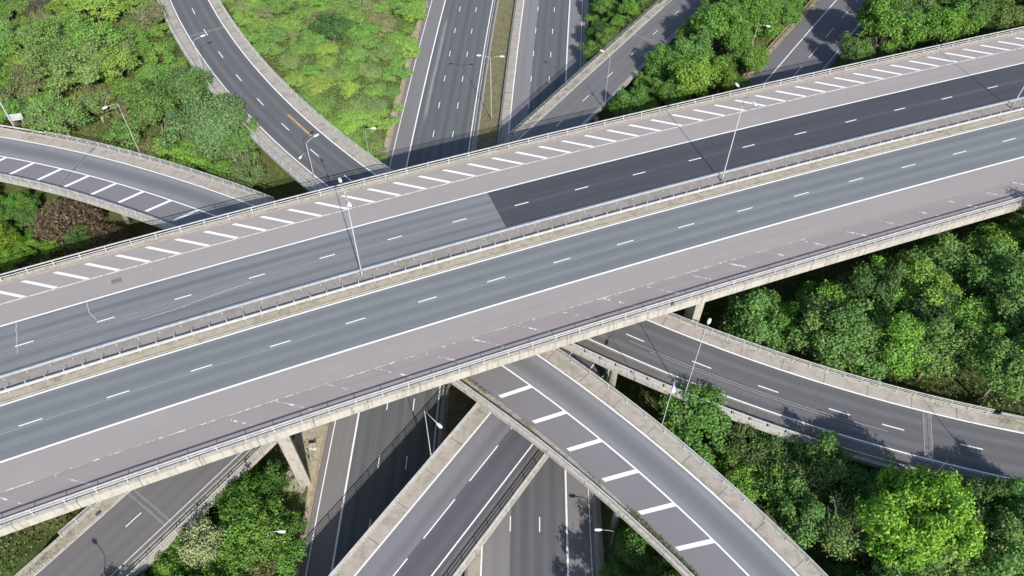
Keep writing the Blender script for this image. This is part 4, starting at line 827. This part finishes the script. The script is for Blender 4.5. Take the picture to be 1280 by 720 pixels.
def limbs(seed, c, base, r, trunk_r, n=9, lean=.3, up=.5, ext_=1.0):
    q = np.random.default_rng(seed+99); mb = MB()
    top = np.array([q.uniform(-lean, lean), q.uniform(-lean, lean), base+up*1.6])
    mb.tube([(0, 0, -1.5), (top[0]*.3, top[1]*.3, base*.5), tuple(top)], [trunk_r*1.25, trunk_r, trunk_r*.6], 8)
    idx = q.choice(len(c), min(n, len(c)), replace=False)
    for i in idx:
        e = c[i]*ext_+np.array([0, 0, .3*(ext_ > 1)]); s0 = top*q.uniform(.55, 1.0); mid = (s0+e)/2+np.array([0, 0, -.1*r])+q.normal(0, .12*r, 3)*.4
        mb.tube([tuple(s0), tuple(mid), tuple(e)], [trunk_r*.45, trunk_r*.28, trunk_r*.10], 5)
        for _ in range(2):
            e2 = e+q.normal(0, .22*r, 3)+np.array([0, 0, .1*r]); mb.tube([tuple(mid), tuple((mid+e2)/2+q.normal(0, .05*r, 3)), tuple(e2)], [trunk_r*.2, trunk_r*.12, trunk_r*.05], 4)
    return mb
VAR = {}
def variant(key, seed, r, h, base, ncl, clr, nl, leaf, tr=.16, nlimb=8, bark='bark', jit=.55, low=-.35, up=.5, la=1.0):
    Vv, c, q = crown_arrays(seed, r, h, base, ncl, clr, nl, leaf, jit=jit, low=low, la=la)
    cm_ = cloud_mesh('crown', Vv); cm_.materials.append(MT['leaf'])
    tm = limbs(seed, c, base, r, tr, nlimb, up=up, ext_=1.1 if bark == 'barkpale' else 1.0).me('trunk', True); tm.materials.append(MT[bark])
    VAR[key] = (cm_, tm, r, base+h)
for i in range(4): variant('broad%d' % i, 20+i, 3.2, 6.0, 2.2, 62+8*i, .80, 11500, .26, nlimb=14)
for i in range(2): variant('airy%d' % i, 40+i, 3.0, 6.5, 1.8, 40, .75, 4600, .24, .17, 26, 'barkpale', .7)
for i in range(4): variant('shrub%d' % i, 60+i, 2.4, 3.0, .5, 60+6*i, .52, 7000, .20, .06, 16, low=-.15)
for i in range(2): variant('feather%d' % i, 70+i, 2.3, 3.6, .4, 60, .45, 6000, .19, .06, 12, jit=.8, low=-.1)
variant('maple0', 81, 5.6, 9.0, 2.0, 130, 1.0, 30000, .31, .26, 16, la=.6)
variant('grey0', 83, 5.2, 8.0, 1.4, 120, 1.0, 28000, .27, .22, 14, 'bark', la=.6)
variant('dense0', 84, 3.6, 7.5, 1.6, 80, .75, 16000, .24, .2, 8, la=.35)
for i in range(2):   # twiggy, mostly bare shrubs
    q = np.random.default_rng(90+i); nT = 5200
    d = unit(q.normal(0, 1, (nT, 3))+[0, 0, .5]); p = d*q.uniform(.2, 1, (nT, 1))**.6*np.array([3.0, 3.0, 2.6]); p[:, 2] = np.abs(p[:, 2])+.3
    Vv = leaves(p, np.cross(d, q.normal(0, 1, (nT, 3))), .5, .3, .12, q)
    Vv2 = leaves(p[:2600]+q.normal(0, .15, (2600, 3)), d[:2600], .26, .8, .7, q)
    me_ = cloud_mesh('crown', np.concatenate([Vv, Vv2])); me_.materials.append(MT['leaf'])
    tm = limbs(95+i, p[::40], 1.0, 2.5, .08, 22).me('trunk', True); tm.materials.append(MT['bark'])
    VAR['twig%d' % i] = (me_, tm, 3.0, 3.2)
bpy.data.materials
def plant(key, x, y, s, tint, label, cat, group=None, name=None, hs=1.0, z=None):
    cm_, tm, r, hh = VAR[key]
    zb = gz(x, y) if z is None else z
    root = empty(name or ('tree' if cat == 'tree' else 'shrub'), (x, y, zb), label, cat, group, rg.uniform(0, 6.28))
    root.scale = (s, s*rg.uniform(.88, 1.12), s*hs); root.rotation_euler.x = rg.normal(0, .06); root.rotation_euler.y = rg.normal(0, .06)
    c = bpy.data.objects.new('crown', cm_); SC.objects.link(c); c.parent = root; c.color = (*tint, 1)
    t = bpy.data.objects.new('trunk' if cat == 'tree' else 'stems', tm); SC.objects.link(t); t.parent = root
    return root
TONE = {k: tuple(c*1.18 for c in t) for k, t in {'bright green': (.085, .150, .022), 'yellow green': (.118, .175, .024), 'mid green': (.062, .112, .026), 'dull olive green': (.088, .118, .040),
        'dark green': (.036, .075, .024), 'deep green': (.045, .088, .028), 'fresh green': (.070, .135, .020), 'grey green': (.070, .108, .046), 'lime green': (.125, .215, .016), 'brownish green': (.095, .082, .045)}.items()}
# distinct plants, placed where the photograph shows them
HERO = [
 ('maple0', 42.6, 36.6, 1.02, (.170, .290, .036), 'large bright lime green tree standing alone above the thicket at lower right', 'tree', 1.5),
 ('dense0', 23.4, 51.6, 1.5, (.095, .180, .040), 'dense mid green tree beside the right hand slip road bridge, left end of the thicket', 'tree', .88),
 ('grey0', -51.0, 108.5, 1.32, (.125, .195, .075), 'broad grey green tree with pale branches in the corner between two slip roads', 'tree', 1.0),
 ('airy0', -44.6, 100.4, 1.15, (.120, .180, .060), 'open crowned tree with yellowish bare stems above the hatched slip road railing', 'tree', .9),
 ('twig0', -71.0, 88.8, 1.85, (.125, .088, .062), 'purple brown leafless looking shrub left of the hatched slip road', 'shrub', 1.0),
 ('twig1', -64.2, 86.2, 1.3, (.13, .09, .064), 'smaller purple brown shrub touching the hatched slip road railing', 'shrub', 1.0),
 ('shrub1', -35.6, 36.8, 1.15, (.27, .30, .15), 'cream flowering shrub in the bushes at lower left', 'shrub', 1.5),
 ('shrub2', -28.8, 33.8, 1.0, (.15, .15, .055), 'rounded olive shrub at the bottom edge beside the motorway', 'shrub', 1.4),
 ('shrub0', -32.4, 42.2, 1.3, (.060, .125, .018), 'large fresh green shrub below the leaning pier', 'shrub', 1.3),
 ('broad1', -37.0, 143.5, 1.25, (.075, .145, .045), 'darkest round tree on the green slope at the top', 'tree', .55),
 ('broad2', 17.6, 149.0, .75, (.040, .088, .028), 'dark green tree on the motorway edge throwing its shadow over the hard shoulder', 'tree', .9),
 ('twig0', 60.3, 71.5, 1.1, (.085, .055, .035), 'reddish brown withered shrub in the middle of the large grove', 'shrub', 1.6),
 ('twig1', -69.8, 112.5, .9, (.085, .050, .045), 'dark reddish brown shrub under the lamp of the left hillside', 'shrub', 1.0),
 ('airy1', 29.5, 48.8, 1.15, (.080, .120, .035), 'light loose crowned tree with pale trunk next to the hatched slip road', 'tree', 1.0),
 ('airy0', 36.0, 43.0, 1.1, (.095, .128, .045), 'open yellowish tree with long pale leaning branches in the thicket', 'tree', 1.0),
 ('twig0', 41.0, 35.0, 1.25, (.13, .11, .06), 'half bare tree with tangled pale branches at the bottom of the thicket', 'shrub', 1.5),
 ('broad0', 48.0, 69.5, 1.35, (.062, .108, .034), 'tall pale green tree standing highest in the large grove, next to the flyover', 'tree', 1.15),
 ('broad3', 54.0, 64.5, 1.2, (.045, .088, .028), 'tall deep green tree in the centre of the large grove', 'tree', 1.1),
 ('twig1', -95.5, 145, 1.2, (.10, .095, .07), 'dull grey brown thicket shrub in the top left corner', 'shrub', 1.0),
 ('twig0', -87.5, 150, 1.25, (.10, .09, .065), 'dull grey brown shrub at the top edge, right of the corner one', 'shrub', 1.0),
 ('broad2', 70.5, 139.5, 1.3, (.070, .125, .025), 'bushy bright tree beside the top right road, just above the flyover railing', 'tree', 1.0),
 ('broad0', 38.5, 125.0, 1.05, (.105, .160, .026), 'yellow green round tree against the flyover railing at the top', 'tree', .9),
 ('shrub3', -78.9, 84.5, 1.1, (.13, .19, .02), 'lime green shrub at the left edge below the hatched slip road', 'shrub', 1.2),
 ('broad2', 74.0, 76.6, 1.15, (.075, .13, .030), 'tall tree at the right edge throwing its shadow on the flyover shoulder', 'tree', 1.75),
 ('broad3', -58.5, 118.5, 1.3, (.105, .170, .052), 'rounded green tree overhanging the left edge of the top left slip road', 'tree', .85),
 ('broad1', -63.0, 112.5, 1.3, (.110, .180, .045), 'bright green tree behind the broad grey green one, beside the lamp', 'tree', 1.0),
 ('broad0', -46.8, 105.0, 1.3, (.110, .190, .052), 'rounded bright tree at the tip between the two slip roads', 'tree', .95),
 ('broad2', 15.6, 25.5, 1.2, (.06, .12, .025), 'tree just outside the bottom edge shading the motorway shoulder', 'tree', 1.15),
 ('broad1', 13.5, 19.0, 1.1, (.06, .12, .025), 'second tree outside the bottom edge beside the motorway', 'tree', 1.2),
 ('broad3', 18.5, 31.0, 1.0, (.065, .125, .025), 'rounded tree in the bottom centre bushes beside the motorway', 'tree', .9),
 ('broad1', 37.0, 43.8, 1.15, (.090, .152, .042), 'tall tree in the thicket throwing its shadow over the right hand slip road', 'tree', 1.2),
 ('broad2', 32.8, 47.4, 1.1, (.085, .145, .040), 'leaning crowned tree against the panelled railing in the middle of the thicket', 'tree', 1.0),
 ('broad0', 50.5, 39.5, 1.1, (.075, .125, .034), 'tree right of the big lime green one near the end of the bridge', 'tree', 1.0),
 ('shrub1', 15.6, 37.2, 1.15, (.085, .155, .035), 'largest rounded bush behind the lamp at the bottom centre', 'shrub', 1.25),
 ('shrub3', 18.4, 34.6, 1.1, (.100, .165, .045), 'paler bush against the foreground hatched slip road', 'shrub', 1.2),
 ('shrub0', -30.0, 45.5, 1.1, (.075, .140, .030), 'green bush right at the foot of the leaning pier', 'shrub', 1.1),
 ('shrub2', -34.5, 47.0, .95, (.080, .150, .032), 'green bush under the railing of the lower left link road', 'shrub', 1.1),
]
PL = []
for k, x, y, s, tint, lab, cat, hs in HERO:
    PL.append((x, y, s*VAR[k][2])); plant(k, x, y, s, tint, lab, cat, 'trees and shrubs around the junction', hs=hs)
ORD = 'first second third fourth fifth sixth seventh eighth ninth tenth eleventh twelfth thirteenth fourteenth fifteenth sixteenth seventeenth eighteenth nineteenth twentieth'.split()
def ordw(n): return ORD[n-1] if n <= 20 else 'twenty-'+ORD[n-21] if n < 30 else 'thirty-'+ORD[n-31]
def inpoly(P, poly):
    x, y = P[:, 0], P[:, 1]; c = np.zeros(len(P), bool); n = len(poly)
    for i in range(n):
        x1, y1 = poly[i]; x2, y2 = poly[(i+1) % n]
        c ^= ((y1 > y) != (y2 > y)) & (x < (x2-x1)*(y-y1)/((y2-y1) or 1e-9)+x1)
    return c
def clear_mask(P, pad, pads={}):
    m = np.ones(len(P), bool)
    for k, (rd, o1, o2) in FOOT.items():
        s, o, z = rd.so(P); pd = pads.get(k, pad); m &= ~((o > o1-pd) & (o < o2+pd))
    s, o, z = M.so(P); m &= ~((o > -22.9-pad) & (o < 15+pad)); return m
GAIN = {'slope': 1.75, 'west': 1.5, 'strip': 1.35, 'wedge': 1.4, 'grove': 1.65, 'thicket': 1.6, 'east': 1.35, 'bank': 1.3, 'gore': 1.5, 'left': 1.2}
MEANS = {'slope': (.122, .162, .060), 'west': (.115, .162, .050), 'grove': (.092, .145, .030), 'east': (.080, .140, .030)}; MEAN = (.088, .148, .034)
FILL = [  # region, spacing, margin, kinds with weights, tones, scale range, height, row road, phrase, end phrase
 ('west', 4.7, 1.0, ['broad0', 'shrub2', 'shrub3', 'shrub0', 'shrub1', 'feather0', 'feather1', 'feather0', 'airy1'], ['bright green', 'yellow green', 'mid green', 'dull olive green', 'yellow green', 'fresh green', 'brownish green', 'bright green'], (1.15, 1.75), .58, ('T', -9, -1), 'left of the upper slip road', .55),
 ('slope', 4.6, 1.0, ['shrub0', 'shrub1', 'shrub2', 'shrub3', 'feather0', 'feather1'], ['bright green', 'yellow green', 'mid green', 'fresh green', 'yellow green', 'dull olive green', 'brownish green', 'bright green'], (.9, 1.7), .40, ('T', 1.8, 1), 'on the green slope', .5),
 ('wedge', 2.8, .6, ['shrub0', 'shrub2', 'broad1'], ['fresh green', 'bright green', 'mid green'], (.55, .85), .9, ('E', 1.7, 1), 'in the small wedge of bushes', .5),
 ('strip', 4.7, .8, ['broad0', 'broad1', 'broad2', 'broad3', 'shrub1'], ['bright green', 'yellow green', 'fresh green', 'mid green'], (1.0, 1.45), .85, ('E', -8, -1), 'between the two top link roads', .55),
 ('east', 5.8, 1.5, ['broad0', 'broad1', 'broad2', 'shrub0', 'airy1'], ['mid green', 'deep green', 'bright green', 'dull olive green'], (1.1, 1.6), .9, ('D', -9, -1), 'right of the top right road', .5),
 ('grove', 4.7, .6, ['broad0', 'broad1', 'broad2', 'broad3', 'dense0', 'broad1'], ['mid green', 'deep green', 'fresh green', 'bright green', 'deep green'], (1.1, 1.5), .9, ('T', 1.8, 1), 'in the large grove', .5),
 ('thicket', 4.6, .6, ['broad0', 'broad1', 'broad2', 'airy0', 'airy1', 'shrub1'], ['mid green', 'deep green', 'fresh green', 'dull olive green', 'dark green'], (.9, 1.25), .95, ('C', 2, 1), 'in the lower right thicket', .5),
 ('gore', 2.8, .6, ['shrub0', 'shrub1', 'shrub3'], ['fresh green', 'mid green', 'bright green'], (.6, 1.0), .9, ('M', 15, 1), 'in the bottom centre bushes', .5),
 ('bank', 2.5, .5, ['shrub0', 'shrub1', 'shrub2', 'shrub3', 'feather0'], ['fresh green', 'bright green', 'mid green'], (.9, 1.35), 1.1, ('E', -9, -1), 'on the lower left bank', .5),
 ('corner', 3.2, .8, ['feather0', 'feather1'], ['bright green', 'dull olive green'], (.5, .7), .7, ('E', 2, 1), 'in the bottom left corner', .5),
 ('left', 3.2, 1.2, ['shrub0', 'shrub1', 'shrub3', 'feather1'], ['mid green', 'fresh green', 'lime green'], (.7, 1.1), .9, ('C', -10, -1), 'left of the hatched slip road', .5),
]
for reg, sp, pad, kinds, tones, sr, hs, (rk, ro, side), phrase, _ in FILL:
    poly = REGIONS[reg]; xs = [p[0] for p in poly]; ys = [p[1] for p in poly]
    cand = np.column_stack([rg.uniform(min(xs), max(xs), 5000), rg.uniform(min(ys), max(ys), 5000)])
    cand = cand[inpoly(cand, poly)]; cand = cand[clear_mask(cand, pad, {'A': .3})]
    got = []
    for p in cand:
        k = kinds[rg.integers(len(kinds))]; s = rg.uniform(*sr); r = VAR[k][2]*s
        if all((p[0]-a)**2+(p[1]-b)**2 > (sp*.55+.32*min(r, c))**2 + 0*c for a, b, c in PL):
            PL.append((p[0], p[1], r)); got.append([p[0], p[1], k, s, tones[rg.integers(len(tones))]])
    if not got: continue
    s_, o_, z_ = RD[rk if rk != 'M' else 'L'].so(np.array([[a[0], a[1]] for a in got]))
    row = np.floor(np.abs(o_-ro)/5.0).astype(int)
    for rr in np.unique(row):
        idx = [i for i in np.argsort(s_) if row[i] == rr]
        for n, i in enumerate(idx):
            x, y, k, s, tone = got[i]; tree = k[:5] in ('broad', 'airy0', 'airy1', 'dense')
            # keep crowns off the carriageways beside them
            q = np.array([[x, y]]); near = min(min(abs(rd.so(q)[1][0]-o1), abs(rd.so(q)[1][0]-o2)) for kk, (rd, o1, o2) in FOOT.items() if kk != 'A' and rd.S[0] < rd.so(q)[0][0] < rd.S[-1])
            s = min(s, max(.45, (near+1.2)/VAR[k][2]))
            lab = '%s %s %s, row %s from railing, %s along' % (tone, 'tree' if tree else 'bush', phrase, ['one', 'two', 'three', 'four', 'five', 'six', 'seven', 'eight', 'nine', 'ten', 'eleven', 'twelve', 'thirteen', 'fourteen'][min(rr, 13)], ordw(n+1))
            dz = 0
            plant(k, x, y, s, tuple((c*.6+m_*.4)*rg.uniform(.94, 1.08)*GAIN.get(reg, 1.1) for c, m_ in zip(TONE[tone], MEANS.get(reg, MEAN))), lab, 'tree' if tree else 'shrub', 'plants '+phrase, hs=hs*rg.uniform(.88, 1.12))

print('plants', len(PL), sum(1 for o in bpy.data.objects if o.get('category') == 'tree'), sum(1 for o in bpy.data.objects if o.get('category') == 'shrub'))
# far-off woodland round the junction, one mass
n_ = 90000; Pw = np.column_stack([rg.uniform(-330, 330, n_), rg.uniform(-120, 430, n_)])
rr_ = np.hypot((Pw[:, 0]+2)/1.12, Pw[:, 1]-95); keep = (rr_ > 118) & clear_mask(Pw, 5, {'A': 6}); Pw = Pw[keep]
hw = 5.0+2.2*np.sin(Pw[:, 0]*.55+1.5*np.sin(Pw[:, 1]*.23))*np.sin(Pw[:, 1]*.6+.8*np.sin(Pw[:, 0]*.31))+rg.normal(0, .9, len(Pw))
cw = np.column_stack([Pw, ground(Pw)+np.maximum(hw, .5)])
o = link('woodland', cloud_mesh('woodland', leaves(cw, rg.normal(0, .5, (len(Pw), 3))+[0, -.2, .8], 2.2, .4, .8)), MT['leaf']); o.color = (.105, .155, .048, 1)
tag(o, 'far off woodland surrounding the junction', None, None, 'stuff')
# ground cover: low leafy growth nobody could count
def cover(name, label, n, box, test, size, tint, hgt, aspect=.7, upright=False):
    P = np.column_stack([rg.uniform(box[0], box[1], n), rg.uniform(box[2], box[3], n)])
    P = P[test(P)]; z = ground(P); hh = hgt*np.abs(rg.normal(.5, .35, len(P)))*(.6+.6*np.abs(np.sin(P[:, 0]*.9)*np.sin(P[:, 1]*1.1)))
    cen = np.column_stack([P, z+hh])
    nr = rg.normal(0, 1, (len(P), 3)) if upright else rg.normal(0, .6, (len(P), 3))+[0, -.2, .8]
    if upright: nr[:, 2] *= .25
    o = link(name, cloud_mesh(name, leaves(cen, nr, size, .3, aspect)), MT['leaf']); o.color = (*tint, 1); tag(o, label, None, None, 'stuff'); return o
def off_roads(P, pad=.25): return clear_mask(P, pad, {'A': -100})
def reg_test(names, grow=0):
    def t(P):
        m = np.zeros(len(P), bool)
        for nme in names: m |= inpoly(P, REGIONS[nme])
        return m & off_roads(P)
    return t
green = lambda P: off_roads(P)
slope_ = reg_test(['slope'])
cover('undergrowth', 'low leafy undergrowth on the banks', 300000, (-125, 125, 18, 180), green, .29, (.115, .160, .052), 1.2)
cover('bramble', 'bright green brambles and nettles covering the slope beside the motorway', 150000, (-75, -16, 100, 180), slope_, .21, (.170, .230, .070), .95)
cover('dry_grass', 'thin pale grass along the road edges', 40000, (-125, 125, 18, 180), green, .5, (.17, .16, .07), .5, .16, True)
ms = lambda P: (lambda o: (o > -5.6) & (o < -1.8))(M.so(P)[1])
cover('median_grass', 'short dry grass in the motorway median', 60000, (-14, 6, 20, 180), ms, .26, (.095, .120, .035), .16, .4, True)
sl = lambda P: (lambda so: (so[1] > -26.5) & (so[1] < -22.8))(M.so(P))
cover('verge_grass', 'dry grass along the left side of the motorway', 22000, (-34, -14, 20, 180), sl, .28, (.24, .205, .11), .2, .3, True)
mv = lambda P: (lambda so: (so[1] > 4.15) & (so[1] < 4.8))(A.so(P)) & (np.sin(P[:, 0]*.8)+np.sin(P[:, 0]*.23+1)+rg.normal(0, .5, len(P)) > 1.1)
def verge_weeds(rd, o1, o2, s1, s2, n, dz, tint, size=.12, thr=.9):
    st = rg.uniform(s1, s2, n); m = np.sin(st*.7)+np.sin(st*.19+2)+rg.normal(0, .45, n) > thr; st = st[m]
    of = rg.normal((o1+o2)/2, abs(o2-o1)*.28, len(st))
    c = np.array([rd.pos(a, b, dz+.03+abs(rg.normal(0, .05))) for a, b in zip(st, of)])
    return leaves(c, rg.normal(0, 1, (len(c), 3))+[0, 0, .4], size, .3, .4)
W_ = [verge_weeds(A, 4.1, 4.95, -10, 165, 2600, .1, 0), verge_weeds(C, -8.9, -8.3, 95, 150, 3000, .08, 0, .16, .6), verge_weeds(C, .2, .6, 60, 150, 1600, .05, 0, .13), verge_weeds(E, .2, 1.3, 90, 150, 2200, .1, 0, .16, .4), verge_weeds(T, .9, 1.7, 115, 165, 1800, .1, 0), verge_weeds(C, -8.9, -8.3, 126, 160, 2200, .08, 0, .22, -.6), verge_weeds(A, 22.6, 23.0, -10, 165, 1500, .08, 0), verge_weeds(E, .1, 1.4, -10, 10, 1500, .02, 0, .18, -.5)]
o = link('weeds', cloud_mesh('weeds', np.concatenate(W_)), MT['leaf']); o.color = (.16, .15, .06, 1); tag(o, 'dry weeds growing out of the bridge verges', None, None, 'stuff')
